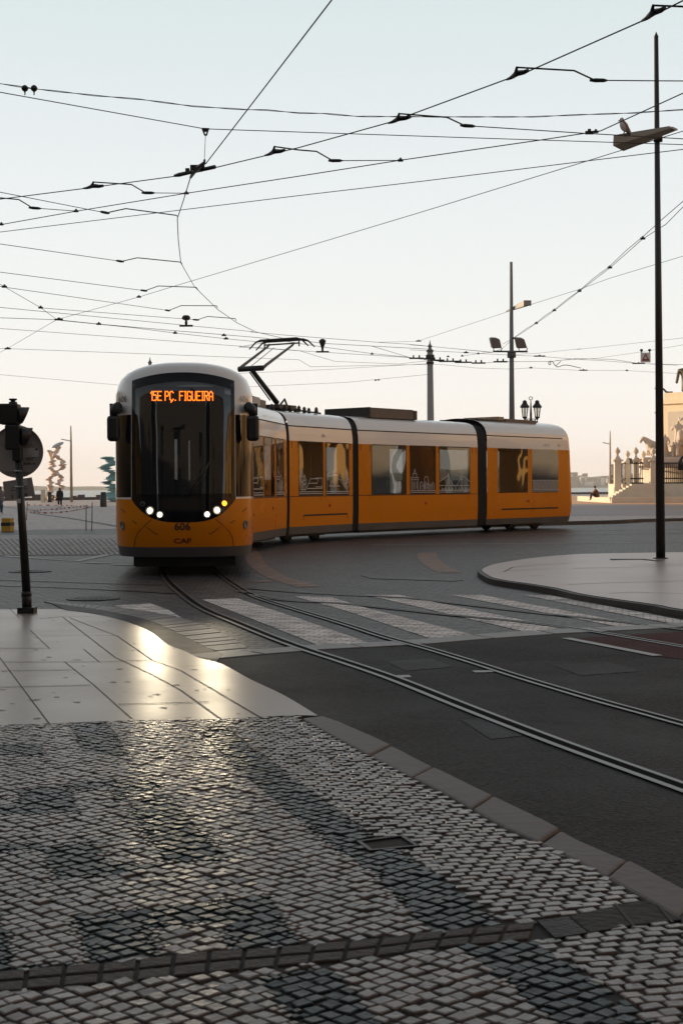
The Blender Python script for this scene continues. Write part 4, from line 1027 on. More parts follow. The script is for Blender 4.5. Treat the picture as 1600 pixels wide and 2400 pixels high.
# rear car
A2r = Frame((A2(A2.L, 0, 0)[0], A2(A2.L, 0, 0)[1]), (A2.o.x, A2.o.y), flip=True)
def rr(a): return A2.L - A2.px(a)
wins2 = [(rr(1236), rr(1166)), (rr(1307), rr(1246))]
cab2, body_A2 = make_cab(A2r, .95, A2.L, 'rear driving car with two windows on this side', wins2, False)
def cabwin(cab, sg, w0_, w1_, deco=None, body=None):
    mb = MB(); fa = lambda x: (1 + x - cab.n) if x >= cab.n else None
    def pt(x, z, off):
        if x >= cab.n: return cab.a(sg * (1 + x - cab.n), z, off)
        W, x0 = rowat(z); lx = cab.n - x0; u = 1 - (x - x0) / lx; y = W * (1 - max(0, u) ** NE) ** (1 / NE); return cab._off(x, sg * y, z, off, W, x0, lx)
    rows = [[pt(x, z, .004) for x in lin(w0_, w1_, 8)] for z in lin(1.26, 2.71, 6)]
    cab_patch(cab, mb, rows); o = mb.build('window', WGLASS, body)
    if deco:
        md = MB()
        for q in skyline(deco, w1_ - w0_, .7, rnd):
            for (xa, za), (xb, zb) in zip(q[:-1], q[1:]):
                d = Vector((xb - xa, zb - za)).normalized(); n = Vector((-d.y, d.x)) * .008
                md.poly([pt(w0_ + xa + n.x, 1.29 + za + n.y, .008), pt(w0_ + xb + n.x, 1.29 + zb + n.y, .008), pt(w0_ + xb - n.x, 1.29 + zb - n.y, .008), pt(w0_ + xa - n.x, 1.29 + za - n.y, .008)])
        md.build('skyline_film', DECAL, o)
    return pt
for sg in (1, -1):
    for k, (a, b) in enumerate(wins2): pt2 = cabwin(cab2, sg, a, b, 'fence' if k == 1 and sg > 0 else None, body_A2)
mb = MB()
def c2line(pts, wd, mi=0):
    for (xa, za), (xb, zb) in zip(pts[:-1], pts[1:]):
        d = Vector((xb - xa, zb - za)).normalized(); n = Vector((-d.y, d.x)) * wd / 2
        mb.poly([pt3(xa + n.x, za + n.y, .003), pt3(xb + n.x, zb + n.y, .003), pt3(xb - n.x, zb - n.y, .003), pt3(xa - n.x, za - n.y, .003)], mi)
def pt3(x, z, off):
    W, x0 = rowat(z); lx = cab2.n - x0
    if x >= cab2.n: return cab2.a(1 + x - cab2.n, z, off)
    u = 1 - (x - x0) / lx; return cab2._off(x, W * (1 - max(0, u) ** NE) ** (1 / NE), z, off, W, x0, lx)
hx0, hx1 = rr(1307), rr(1175)
c2line([(hx0, .73), (hx1, .73)], .05); c2line([(hx0, .27), (hx0, .73)], .014); c2line([(hx1, .27), (hx1, .73)], .014)
for a in (1160, 1242, 1316): c2line([(rr(a), .27), (rr(a), 2.68)], .024)
c2line([(.30, 1.24), (A2.L, 1.24)], .010); c2line([(rr(1236), .98), (rr(1230), .98)], .02)
mb.build('panel_gaps', SEAM, body_A2)
mb = MB(); add_text(mb, 'carris', .15, lambda x, y: pt3(rr(1280) - x, 2.86 + y, .004), sx=1.25); FNT = pmat('faint_grey_lettering', (.36, .33, .30), .5); mb.build('operator_lettering', FNT, body_A2); mb = MB(); add_text(mb, '606', .13, lambda x, y: pt3(rr(1309) - x * .9, 2.86 + y, .004)); mb.build('fleet_number', FNT, body_A2)
mb = MB(); add_text(mb, '606', .13, lambda x, y: side_pt(C_, C_.px(759) + x, 2.88 + y, 1, .004)); mb.build('fleet_number', pmat('faint_dark_lettering', (.25, .23, .22), .5), body_C)
for z, r_ in ((1.0, .06), (.80, .045)):
    mb = MB(); c = pt3(.22, z, .004); ax = (pt3(.22, z, .1) - c).normalized(); mb.lathe(c, [(r_, 0), (r_, .02), (r_ * .6, .03)], 14, ax=ax); mb.build('tail_light', pmat('orange_lens', (.55, .12, .01), .2), body_A2)
mb = MB(); c = pt3(rr(1238), .98, .004); mb.lathe(c, [(.045, 0), (.045, .012), (.03, .02)], 14, ax=A2.y); mb.build('side_marker', MK, body_A2)

# bellows between the cars
def ringpts(fr, x, k):
    P = [(y * k, .26 + (z - .26) * (.985 if k < 1 else 1)) for y, z in PROF]
    full = P + [(-y, z) for y, z in P[::-1][1:]]
    return [fr(x, y, z) for y, z in full]
def bellows(fa, fb, n=8):
    mb = MB(); a0, b0 = ringpts(fa, fa.L, .985), ringpts(fb, 0, .985); prev = None
    a1, b1 = ringpts(fa, fa.L, .93), ringpts(fb, 0, .93)
    for i in range(2 * n + 1):
        t = i / (2 * n); A, B = (a0, b0) if i % 2 == 0 else (a1, b1)
        cur = [mb.vert(p.lerp(q, t)) for p, q in zip(A, B)]
        if prev:
            for j in range(len(cur) - 1): mb.face((prev[j], cur[j], cur[j + 1], prev[j + 1]), 0, True)
        prev = cur
    for q in (a0, b0): pass
    mb.build('bellows', RUBBER, tram)
bellows(A1, B1); bellows(B1, C_); bellows(C_, B2); bellows(B2, A2)
# bogies
for fr, x in ((A1, 3.6), (C_, C_.L / 2), (A2, A2.L - 2.6)):
    mb = MB(); mb.box(fr(x, 0, .27), (2.1, 1.3, .26), fr.M); bo = mb.build('bogie', BLACK, tram)
    for dx in (-.75, .75):
        for sd in (-.48, .48):
            m2 = MB(); m2.lathe(fr(x + dx, sd - .05, .29), [(.29, 0), (.29, .1), (.2, .11), (.08, .13)], 24, ax=fr.y); m2.build('wheel', DARKMETAL, bo)
mb = MB(); mb.box(B2(B2.L / 2, 0, .26), (B2.L - .6, 1.9, .2), B2.M); mb.build('underframe', BLACK, tram)
mb = MB(); mb.box(B1(B1.L / 2, 0, .26), (B1.L - .6, 1.9, .2), B1.M); mb.build('underframe', BLACK, tram)

# roof gear
def rbox(name, fr, x, y, z, sx, sy, sz_, mat, bevel=.02):
    mb = MB(); mb.box(fr(x, y, z + sz_ / 2), (sx, sy, sz_), fr.M); return mb.build(name, mat, tram, bevel=bevel)
BROWNGREY = pmat('brown_equipment', (.135, .105, .085), .6, var=.2)
x0 = B2.px(868, .85); x1 = B2.px(968, .85)
rbox('roof_box', B2, (x0 + x1) / 2, 0, 3.50, x1 - x0, 1.75, .30, BROWNGREY); rbox('roof_box', B2, x0 - .03, 0, 3.50, .05, 1.75, .31, BLACK, .005); rbox('roof_box', B2, x1 + .10, 0, 3.50, .18, 1.75, .28, BLACK)  # brown box with a black plate over its front end
rbox('roof_box', B1, B1.L - 2.3, .35, 3.52, .7, .8, .27, BLACK); rbox('roof_box', B1, B1.L - 1.45, .35, 3.52, .8, .8, .22, PALEMETAL); rbox('roof_box', B1, B1.L - .55, .35, 3.52, .8, .7, .20, BLACK)
xa = A2.px(1190, .8); rbox('roof_box', A2, xa + .9, 0, 3.55, 1.9, 1.5, .16, BROWNGREY); rbox('roof_box', A2, xa - .25, 0, 3.55, .35, 1.4, .22, pmat('tan_equipment', (.35, .24, .16), .6)); rbox('roof_box', A2, xa - .9, 0, 3.62, 1.6, 1.5, .04, BLACK, .005)
for k in range(9):
    mb = MB(); c = C_(.5 + k * .28 + .1 * (k % 2), .35 + .2 * math.sin(k * 2.1), 3.54); mb.lathe(c, [(.05, 0), (.05, .06), (.07, .07), (.04, .1), (.055, .12), (.02, .18)], 10); mb.build('roof_insulator', DARKMETAL, tram)
mb = MB(); mb.tube([C_(.9, -.3, 3.58), C_(2.0, .2, 3.62), C_(3.0, .4, 3.57)], .025); mb.build('roof_cable', BLACK, tram)
# pantograph
def Pp(px_, py_, lat=0.0, fr=C_):
    """a point over the middle car: where the sight line of the pixel crosses the car's long vertical plane at lateral offset lat"""
    d = ray(px_, py_); p = fr(0, lat, 0); a = Matrix(((d.x, -fr.x.x), (d.y, -fr.x.y))); r_ = a.inverted() @ Vector((p.x, p.y)); return CAM + d * r_[0]
base = Pp(649, 944); knee = Pp(588, 864); headc = Pp(660, 797)
pan = MB(); pan.tube([base, knee], [.075, .06], n=10); lat = C_.y
pan.tube([knee - lat * .38, knee + lat * .38], .075, n=10); lowp = pan.build('pantograph', BLACK, tram)
m2 = MB(); m2.tube([base - C_.x * .35 + Vector((0, 0, .05)), knee + Vector((0, 0, -.10)) + C_.x * -.06], .018); m2.build('control_rod', WIRE, lowp)
m2 = MB()
for sg in (-1, 1): m2.tube([knee + lat * .38 * sg, knee.lerp(headc, .10) + lat * .38 * sg, headc.lerp(knee, .06) + lat * .40 * sg + Vector((0, 0, -.12)), headc + lat * .40 * sg + Vector((0, 0, -.10))], [.045, .043, .03, .03], n=10)
m2.tube([headc - lat * .55 + Vector((0, 0, -.11)), headc + lat * .55 + Vector((0, 0, -.11))], .022); m2.tube([knee + Vector((0, 0, .06)), headc - lat * .25 + Vector((0, 0, -.2))], .010)
m2.build('upper_arm', pmat('grey_arm_tube', (.12, .12, .125), .4, var=.2), lowp)
m2 = MB()
for dx in (-.17, .17):
    c = headc + C_.x * dx; m2.tube([c - lat * .95 - Vector((0, 0, .22)), c - lat * .74 - Vector((0, 0, .04)), c - lat * .58, c + lat * .58, c + lat * .74 - Vector((0, 0, .04)), c + lat * .95 - Vector((0, 0, .22))], [.018, .024, .035, .035, .024, .018], n=8)
for sg in (-1, 1): m2.tube([headc + lat * .56 * sg + C_.x * -.2, headc + lat * .56 * sg + C_.x * .2], .03); m2.tube([headc + lat * .56 * sg, headc + lat * .56 * sg - Vector((0, 0, .2))], .02)
m2.build('collector_head', BLACK, lowp)
m2 = MB(); m2.box(base + Vector((0, 0, -.12)), (.9, .7, .10), C_.M); m2.tube([base + C_.x * .1 - Vector((0, 0, .1)), base + C_.x * .4 + Vector((0, 0, .12)), base + C_.x * .6 - Vector((0, 0, .15))], .03); m2.build('pantograph_base', BLACK, lowp)
# ---------------------------------------------------------------- overhead wires
ZC = 6.0
def H(p, z=ZC): return G(p, z)
def wire(name, label, cat, pts, z=ZC, r_=.009, group=None, fit=(), twist=False, sm=1):
    r_ *= .86
    P = [H(p, z) if not isinstance(z, (list, tuple)) else H(p, z[i]) for i, p in enumerate(pts)]
    if pts[0][0] < 0 or pts[0][0] > 1600 or pts[0][1] < 0: P.insert(0, P[0] + (P[0] - P[1]).normalized() * 9)
    if pts[-1][0] < 0 or pts[-1][0] > 1600: P.append(P[-1] + (P[-1] - P[-2]).normalized() * 9)
    if sm > 1: P = smooth_line(P, sm)
    mb = MB()
    if twist:
        Q = resample(P, .05)
        for k in range(2):
            out = []
            for i, p in enumerate(Q):
                t = (Q[min(i + 1, len(Q) - 1)] - Q[max(i - 1, 0)]).normalized(); u = t.cross(Vector((0, 0, 1))).normalized(); v = u.cross(t)
                a = i * .32 + k * math.pi; out.append(p + u * r_ * 1.0 * math.cos(a) + v * r_ * 1.0 * math.sin(a))
            mb.tube(out, r_ * .8, n=5)
    else: mb.tube(P, r_, n=6)
    root = mb.build(name, WIRE)
    tag(root, label, cat, group)
    for kind, p, zz, sz_ in fit:
        f = MB(); c = H(p, zz)
        if kind == 'clamp': q_z = min(.045, sz_ * .35); f.box(c, (sz_ * .8, .03, q_z)); f.box(c + Vector((0, 0, q_z * .6)), (min(.05, sz_ * .3), .035, q_z))
        elif kind == 'bulb': f.lathe(c - Vector((0, 0, sz_)), [(sz_ * .15, -sz_ * .9), (sz_ * .2, 0), (sz_ * .8, sz_ * .5), (sz_, sz_), (sz_ * .7, sz_ * 1.6), (.01, sz_ * 1.9)], 12)
        f.build('wire_clamp' if kind == 'clamp' else 'insulator', BLACK, root, bevel=.004)
    return root
GW = 'overhead tram wires'
wire('contact_wire', 'thick black contact wire rising from left edge to top right corner with bent arms', 'wire', [(1640, -22), (1600, 1), (1504, 49), (1240, 166), (912, 287), (700, 346), (504, 393), (408, 413.5), (196, 442), (0, 467), (-200, 488)], r_=.0085, group=GW)
wire('contact_wire', 'contact wire sweeping from the top edge down in a curve to the pantograph', 'wire', [(800, -30), (777, 0), (630, 192), (483, 383), (455, 400), (447, 415), (430, 470), (416, 512), (418, 560), (424, 616), (456, 672), (510, 725), (556, 757), (600, 778), (660, 792), (760, 805), (1000, 818)], z=[6] * 11 + [5.95, 5.9, 5.85, 5.8, 5.76, 5.72], r_=.009, group=GW)
wire('feeder_cable', 'twisted two strand cable crossing the whole sky above the steep contact wire', 'cable', [(-60, 190), (0, 196), (80, 208), (223, 224), (330, 233), (451, 249), (576, 257), (625, 258), (700, 265), (757, 266), (838, 273), (1044, 274), (1245, 274), (1360, 269), (1481, 265), (1600, 257), (1660, 252)], z=7.0, r_=.0075, twist=True, group=GW, fit=(('bulb', (59, 207), 7.0, .05), ('bulb', (80.5, 207), 7.0, .05)))
sp = wire('span_wire', 'span wire bent at the heart shaped yoke above the crossover, sloping from the left edge', 'wire', [(-60, 205), (0, 216), (480, 302), (700, 309.5), (1102, 323), (1600, 339), (1700, 342)], z=6.7, r_=.0075, group=GW)
f = MB(); c = H((482, 305), 6.7); f.tube([c + Vector((-.045, 0, .02)), c + Vector((.045, 0, .02)), c + Vector((.012, 0, -.07)), c + Vector((-.012, 0, -.07)), c + Vector((-.045, 0, .02))], .016, n=6); f.box(c, (.06, .03, .05)); f.build('yoke', BLACK, sp)
f = MB(); f.tube([c + Vector((0, 0, -.06)), H((480.5, 345), 6.35), H((479, 381), 6.02)], .0045, n=5); f.tube([H((479.5, 375), 6.03), H((479, 384), 6.01)], .016, n=6); f.build('dropper', WIRE, sp)
wire('span_wire', 'straight wire carrying the stays of the bent arms, steep at the right edge', 'wire', [(1660, 187), (1600, 218), (1406, 307), (1366, 313), (1274, 327), (935, 376), (700, 413), (437, 453), (179, 495), (0, 527), (-100, 545)], z=6.25, r_=.0085, group=GW,
     fit=(('clamp', (1380, 311), 6.25, .14), ('clamp', (1395, 309), 6.25, .09), ('clamp', (938, 376), 6.25, .10), ('clamp', (437, 453), 6.25, .10), ('clamp', (179, 495), 6.25, .10), ('clamp', (4, 526), 6.25, .10)))
wire('span_wire', 'plain thin wire just below the arm stays from left edge to the lamp post', 'wire', [(1660, 343), (1600, 350), (1360, 379), (987, 425), (700, 458.5), (0, 544), (-80, 554)], z=6.5, r_=.0078, group=GW)
wire('span_wire', 'long faint diagonal wire from low on the left up past the gull lamp', 'wire', [(1660, 288), (1600, 307), (1389, 373), (987, 497), (700, 583.5), (411, 670), (326, 696), (134, 749), (18, 817), (-30, 842)], z=6.9, r_=.0075, group=GW, fit=(('clamp', (326, 696), 6.9, .16), ('clamp', (140, 748), 6.9, .22)))
def arm(label, pad, rod, stay, z=ZC, k=1.0, zs=None):
    c = H(pad[0] if pad else rod[0], z); t = thing('pull_off_arm', label, 'wire arm', c, 'bent pull-off arms on the contact wires')
    if pad:
        a, b = H(pad[0], z), H(pad[1], z); m_ = a.lerp(b, .5); mb = MB()
        up = H(rod[0], z + .03)
        mb.tube([a, a.lerp(b, .2), m_ + Vector((0, 0, .02)), a.lerp(b, .8), b], [.012, .02, .034, .026, .02], n=8)
        mb.tube([a.lerp(b, .3), a.lerp(b, .45) + (up - m_) * .5, up], [.022, .020, .014], n=6); mb.build('clamp', BLACK, t)
    R_ = [H(p, z + (.03 if i == 0 else .02)) for i, p in enumerate(rod)]
    mb = MB(); mb.tube(R_, .0098 * k, n=7)
    d = (R_[-1] - R_[-2]).normalized(); mb.build('rod', WIRE, t)
    mb = MB(); s0 = H(stay[0], z + .02); s1 = H(stay[min(1, len(stay) - 1)], z + .02); dd = (s1 - R_[-1]).normalized() if len(stay) > 0 else d
    mb.tube([R_[-1] - dd * .06, R_[-1], R_[-1] + dd * .10, R_[-1] + dd * .14], [.014, .024 * k, .022 * k, .009], n=8); mb.build('insulator', BLACK, t)
    if stay:
        mb = MB(); mb.tube([R_[-1]] + [H(p, z + .02 + .1 * (i + 1) / len(stay)) for i, p in enumerate(stay)], .0065 * k, n=6); mb.build('stay_wire', WIRE, t)
    return t
arm('bent arm with black clamp in the top right corner of the sky', (C8(1400, 85), C8(1492, 33)), [C8(1445, 22), C8(1575, 27), C8(1680, 40)], [C8(1760, 42)])
arm('bent arm high on the right with its stay running to the lamp post', (C8(848, 325), C8(934, 288)), [C8(889, 275), C8(1122, 288), C8(1208, 328)], [C8(1460, 330), C8(1640, 331)])
arm('bent arm right of sky centre whose stay ends at the double clamp near the gull', (C8(365, 503), C8(455, 477)), [C8(409, 464), C8(604, 479), C8(677, 513)], [C8(1160, 544), C8(1640, 571)])
arm('bent arm below the middle of the sky with a short level stay', (C7(1390, 458), C7(1494, 430)), [C7(1441, 411), C8(-2, 612), C8(72, 618), C8(138, 656)], [C8(405, 655)])
arm('bent arm left of the black crossover fitting', (C7(438, 631), C7(543, 617)), [C7(491, 597), C7(690, 610), C7(765, 654)], [C7(970, 656)])
arm('bent arm cut by the left edge below the first wires', None, [C7(-90, 672), C7(0, 680), C7(100, 689), C7(172, 733)], [C7(390, 749)])
BK = 'left pointing bent arm on curved contact wire, '
arm(BK + 'topmost of five', None, [C7(935, 778), C7(925, 772), C7(662, 737), C7(560, 759)], [C7(525, 753), C7(0, 650), C7(-150, 620)])
arm(BK + 'second from top, level with the sharp bend', None, [C7(956, 1028), C7(950, 1018), C7(722, 995), C7(638, 1014)], [C7(0, 922), C7(-150, 900)], z=5.97)
arm(BK + 'third, crossed by the diagonal wire', None, [C7(1038, 1160), C7(1030, 1150), C7(832, 1143), C7(762, 1168)], [C7(0, 1070), C7(-150, 1052)], z=5.95)
arm(BK + 'fourth, halfway to the pantograph', None, [C7(1142, 1258), C7(1137, 1247), C7(952, 1246), C7(885, 1272)], [C7(30, 1150), C7(-100, 1128)], z=5.93)
arm(BK + 'lowest and smallest, above the bell insulator', None, [C7(1240, 1325), C7(1235, 1314), C7(1090, 1303), C7(1035, 1321)], [C7(215, 1258)], z=5.9)
# crossover of the two contact wires
t = thing('wire_crossover', 'heavy black crossover fitting where two contact wires meet, left of sky centre', 'wire fitting', H((455, 402)))
mb = MB(); a, b = H((409, 412)), H((504, 391)); mb.tube([a, a.lerp(b, .12), a.lerp(b, .4), a.lerp(b, .6), b], [.02, .032, .028, .028, .030], n=8)
for k in (.33, .62, .7): mb.box(a.lerp(b, k) + Vector((0, 0, .03)), (.06, .05, .07))
mb.build('main_bar', BLACK, t, bevel=.006)
mb = MB(); mb.tube([H((447, 416)), H((455, 402)), H((466, 392)), H((480, 379))], [.02, .035, .035, .014], n=8); mb.box(H((460, 398)) + Vector((0, 0, .02)), (.16, .12, .08)); mb.build('cross_bar', BLACK, t, bevel=.008)
# the distant tangle, left
DW = 'distant overhead wires behind the tram'
wire('span_wire', 'faint wire falling from the left edge through two small clamps to the low knot', 'wire', [C7(-80, 1090), C7(25, 1147), C7(215, 1257), C7(300, 1320)], z=5.9, r_=0.0070, group=DW, fit=(('clamp', C7(25, 1147), 5.9, .14), ('clamp', C7(215, 1257), 5.9, .14)))
bw = wire('contact_wire', 'low contact wire behind the bell insulator above the tram roof', 'wire', [C7(-80, 1250), C7(0, 1255), C7(980, 1350), C7(1330, 1383), C2(100, 65), C2(380, 90), C2(1150, 150), C6(0, 890), C6(760, 965)], z=5.9, r_=0.0078, group=DW)
f = MB(); c = H(C7(978, 1352), 5.9); f.box(c, (.36, .05, .05)); f.lathe(c, [(.03, 0), (.04, .1), (.025, .14), (.10, .17), (.12, .22), (.08, .28), (.01, .29)], 12); f.build('bell_insulator', BLACK, bw)
f = MB(); c = H(C2(697, 230), 5.9); f.box(c, (.42, .05, .05)); f.lathe(c, [(.03, 0), (.04, .12), (.10, .3), (.12, .36), (.05, .42)], 12); f.build('bell_insulator', BLACK, bw)
wire('contact_wire', 'low contact wire running from the left edge through the knot to the pantograph head', 'wire', [C7(-80, 1308), C7(0, 1310), C7(300, 1320), C7(520, 1343), C7(920, 1378), C7(1190, 1400), C7(1390, 1417), C2(700, 190), C2(1110, 245), C2(1560, 290)], z=5.75, r_=0.0086, group=DW, fit=(('clamp', C7(310, 1319), 5.75, .26), ('clamp', C7(520, 1343), 5.75, .16), ('clamp', C7(1176, 1402), 5.75, .16), ('clamp', C2(1110, 248), 5.75, .12)))
wire('contact_wire', 'second low contact wire just under the knot with one clamp', 'wire', [C7(300, 1322), C7(700, 1362), C7(920, 1390), C7(1187, 1420), C7(1390, 1440), C2(0, 190), C2(680, 232), C2(1450, 280)], z=5.7, r_=0.0078, group=DW, fit=(('clamp', C7(920, 1390), 5.7, .14), ('clamp', C7(1187, 1420), 5.7, .16)))
wire('span_wire', 'thin low wire sloping gently from the left edge behind the pantograph arms', 'wire', [C7(-80, 1360), C7(0, 1366), C7(700, 1417), C7(1568, 1482), C2(800, 310), C2(1330, 332), C6(170, 1040)], z=5.8, r_=0.0070, group=DW)
wire('span_wire', 'lowest faint wire at left from the small clamp towards the tram roof', 'wire', [C7(-60, 1470), C7(40, 1472), C7(790, 1500), C7(1568, 1530), C2(600, 355), C2(1560, 335)], z=5.6, r_=0.0070, group=DW, fit=(('clamp', C7(42, 1472), 5.6, .22),))
wire('span_wire', 'very faint wire low over the signal post ending behind the cab roof', 'wire', [(-60, 874), (0, 878), (285, 903), C2(40, 525), C2(900, 485), C2(1568, 420), C6(170, 1165)], z=6.0, r_=0.0078, group=DW, fit=(('clamp', C2(1140, 468), 6.0, .12), ('clamp', C2(1165, 466), 6.0, .12)))
wire('span_wire', 'two faint strands crossing under the pantograph knee, lower one', 'wire', [C2(0, 410), C2(700, 380), C2(1560, 330), C6(140, 1078)], z=5.7, r_=0.0062, group=DW)
sec = wire('contact_wire', 'low contact wire with thick black section insulators beside the catenary pole', 'wire', [C2(1100, 180), C2(1450, 285), C6(30, 1018), C6(250, 1045), C6(650, 1064), C6(830, 1050), C6(1300, 1047), C5(0, 325), C5(350, 335), C5(590, 372), C5(960, 390)], z=5.9, r_=0.0086, group=DW)
for k, (p, l_) in enumerate((((60, 1018), .5), ((180, 1022), .4), ((250, 1036), .5), ((370, 1046), .8), ((490, 1055), .6), ((630, 1062), .5), ((830, 1050), .5))):
    f = MB(); c = H(C6(*p), 5.9); f.box(c, (l_, .05, .05)); f.box(c + Vector((-.1, 0, .06)), (.05, .05, .09)); f.box(c + Vector((.1, 0, .06)), (.05, .05, .09)); f.build('section_insulator', BLACK, sec)
wire('span_wire', 'thin wire from the catenary pole to the floodlight crossbar', 'wire', [C6(0, 895), C6(195, 910), C6(760, 962)], z=6.1, r_=0.0062, group=DW)
wire('contact_wire', 'low contact wire passing the floodlight pole and on under the give way plate', 'wire', [C6(0, 940), C6(500, 965), C6(930, 990), C6(1190, 1000), C6(1568, 1030), C5(230, 345), C5(600, 374), C5(960, 382), C5(1100, 385)], z=6.1, r_=0.0078, group=DW, fit=(('clamp', C6(1190, 998), 6.1, .5), ('clamp', C6(515, 966), 6.1, .2), ('clamp', C5(590, 372), 6.1, .6)))
wire('span_wire', 'slack wire drooping between the catenary pole and the right edge', 'wire', [C6(200, 1072), C6(300, 1077), C6(620, 1108), C6(930, 1118), C6(1110, 1106), C6(1568, 1130), C5(60, 438), C5(480, 440), C5(960, 468)], z=6.0, r_=0.0070, group=DW, fit=(('clamp', C6(1110, 1106), 6.0, .15), ('clamp', C5(65, 437), 6.0, .4), ('clamp', C5(478, 440), 6.0, .12)))
wire('span_wire', 'thin wire rising right from the small box insulator past the far lamp', 'wire', [C2(1150, 150), C2(1500, 142), C6(80, 858), C6(900, 590), C6(1568, 380), (1428, 652), (1600, 600), (1660, 582)], z=7.2, r_=0.0070, group=DW, fit=(('clamp', C6(80, 860), 7.2, .26),))
cat_ = wire('catenary_wire', 'pair of slack wires tied by small clips climbing to the right edge', 'wire', [C6(480, 998), C6(630, 975), C6(760, 962), C6(850, 925), C6(950, 836), C6(1160, 698), C6(1325, 580), C6(1568, 392), (1428, 628), (1505, 560), (1560, 525), (1600, 484), (1640, 440)], z=6.6, r_=0.0078, group=DW, fit=tuple(('clamp', p, 6.6, .13) for p in (C6(350, 1003), C6(480, 997), C6(628, 976), C6(950, 836), C6(1160, 696), C6(1325, 578), C6(1555, 401), (1428, 627), (1505, 559))))
f = MB(); f.tube([H(p, 6.6) for p in (C6(850, 890), C6(950, 832), C6(1060, 752), C6(1160, 692), C6(1245, 622), C6(1325, 573), C6(1440, 478), C6(1555, 397), (1390, 652), (1428, 624), (1465, 588), (1505, 555), (1555, 510), (1600, 471), (1640, 432))], .007, n=5); f.build('upper_strand', WIRE, cat_)
wire('span_wire', 'thin wire rising from behind the floodlights to the right edge above the plate', 'wire', [C6(940, 985), C6(1190, 970), C6(1568, 930), C5(0, 240), C5(1014, 130), C5(1200, 108)], z=6.4, r_=0.0062, group=DW)
gw = wire('span_wire', 'thin wire carrying the white give way plate', 'wire', [C5(-200, 345), C5(180, 325), C5(620, 262), C5(955, 205), C5(1100, 180)], z=6.6, r_=0.0062, group=DW)
t = thing('hanging_sign', 'white hanging plate with a red triangle outline left of the big lamp post', 'sign', H(C5(655, 320), 6.2))
c = H(C5(655, 316), 6.2); d_ = c.y; s_ = FPX / d_; mb = MB(); mb.box(c, (23 / s_, .04, 23 / s_)); mb.build('plate', WHITE, t)
mb = MB(); q = 9.2 / s_
def tri(r_): return [Vector((c.x - r_, 0, c.z - r_ * .85)), Vector((c.x + r_, 0, c.z - r_ * .85)), Vector((c.x, 0, c.z + r_ * 1.05))]
o_, i_ = tri(q), tri(q * .45)
for k in range(3):
    a, b, e, g_ = o_[k], o_[(k + 1) % 3], i_[(k + 1) % 3], i_[k]; mb.poly([(p.x, c.y - .024, p.z) for p in (a, b, e, g_)])
mb.build('red_triangle', RED, t)
mb = MB()
for dx in (-.15, .15): mb.tube([c + Vector((dx, 0, 11 / s_)), c + Vector((dx, 0, 17 / s_))], .02); mb.ell(c + Vector((dx, 0, 17 / s_)), (.06, .05, .05))
mb.build('hanger', BLACK, t)
t = thing('wire_tangle', 'loose loop of cable hanging right of the floodlight pole', 'cable', H(C6(1300, 1060), 5.9))
mb = MB(); mb.tube(smooth_line([H(C6(*p), 5.9) for p in ((1285, 1045), (1272, 1060), (1280, 1078), (1292, 1070), (1290, 1048), (1310, 1050), (1330, 1080), (1360, 1098), (1430, 1080), (1568, 1108))], 4), .014, n=5); mb.tube([H(C6(1340, 1085), 5.9), H(C6(1385, 1046), 5.9)], .012, n=5)
mb.build('loop', WIRE, t)

# ---------------------------------------------------------------- lamp posts and poles
def pole_mesh(a, b, r0, r1, n=20): mb = MB(); mb.tube([a, b], [r0, r1], n=n); return mb
def hexa(name, pts, mat, parent, bevel=0):
    """box from 8 corners: bottom ring 4, top ring 4"""
    mb = MB(); i = [mb.vert(p) for p in pts]
    for q in ((3, 2, 1, 0), (4, 5, 6, 7), (0, 1, 5, 4), (1, 2, 6, 5), (2, 3, 7, 6), (3, 0, 4, 7)): mb.face([i[k] for k in q])
    return mb.build(name, mat, parent, bevel=bevel)
y0 = 26.6
a = G((1547, 1309), .09); y0 = a.y; b = Dp((1536.5, 86), y0)
t = thing('lamp_post', 'tall dark lamp post standing on the traffic island at right, gull on its lamp', 'lamp post', a)
mb = pole_mesh(a, b, .088, .040, 24); mb.lathe((a.x, a.y, .09), [(.14, 0), (.14, .012), (.1, .02)], 24)
for zz in (910, 967): c = Dp((1543, zz), y0); mb.lathe((c.x - .004, c.y, c.z), [(.0835, -.006), (.0835, .006)], 24, mi=1)
tp = mb.build('post', [DARKMETAL, BLACK], t)
mb = MB(); mb.lathe(b, [(.04, -.02), (.045, 0), (.02, .05), (.006, .09)], 12); mb.build('post_cap', BLACK, t)
w_ = Vector((.26, .34, -.02)); yl, yr = 26.1, 26.9
LT, LB = Dp(CB(285, 597), yl), Dp(CB(276, 800), yl); RT, RB = Dp(CB(1312, 430), yr), Dp(CB(1312, 478), yr)
hexa('lamp_head', [LB, LB + w_, RB + w_ * .55, RB, LT, LT + w_, RT + w_ * .55, RT], pmat('grey_lamp_head', (.17, .185, .19), .45), t, .006)
hexa('lamp_tip', [RB, RB + w_ * .5, RB + w_ * .5 + Vector((.07, .02, .02)), RB + Vector((.07, .02, .0)), RT - Vector((0, 0, .02)), RT + w_ * .5, RT + w_ * .5 + Vector((.07, .02, -.0)), RT + Vector((.07, .02, -.01))], PALEMETAL, t)
mb = MB(); mb.tube([Dp((1541, 306), y0), Dp((1541, 332), y0)], .085, n=16); mb.build('lamp_bracket', DARKMETAL, t)
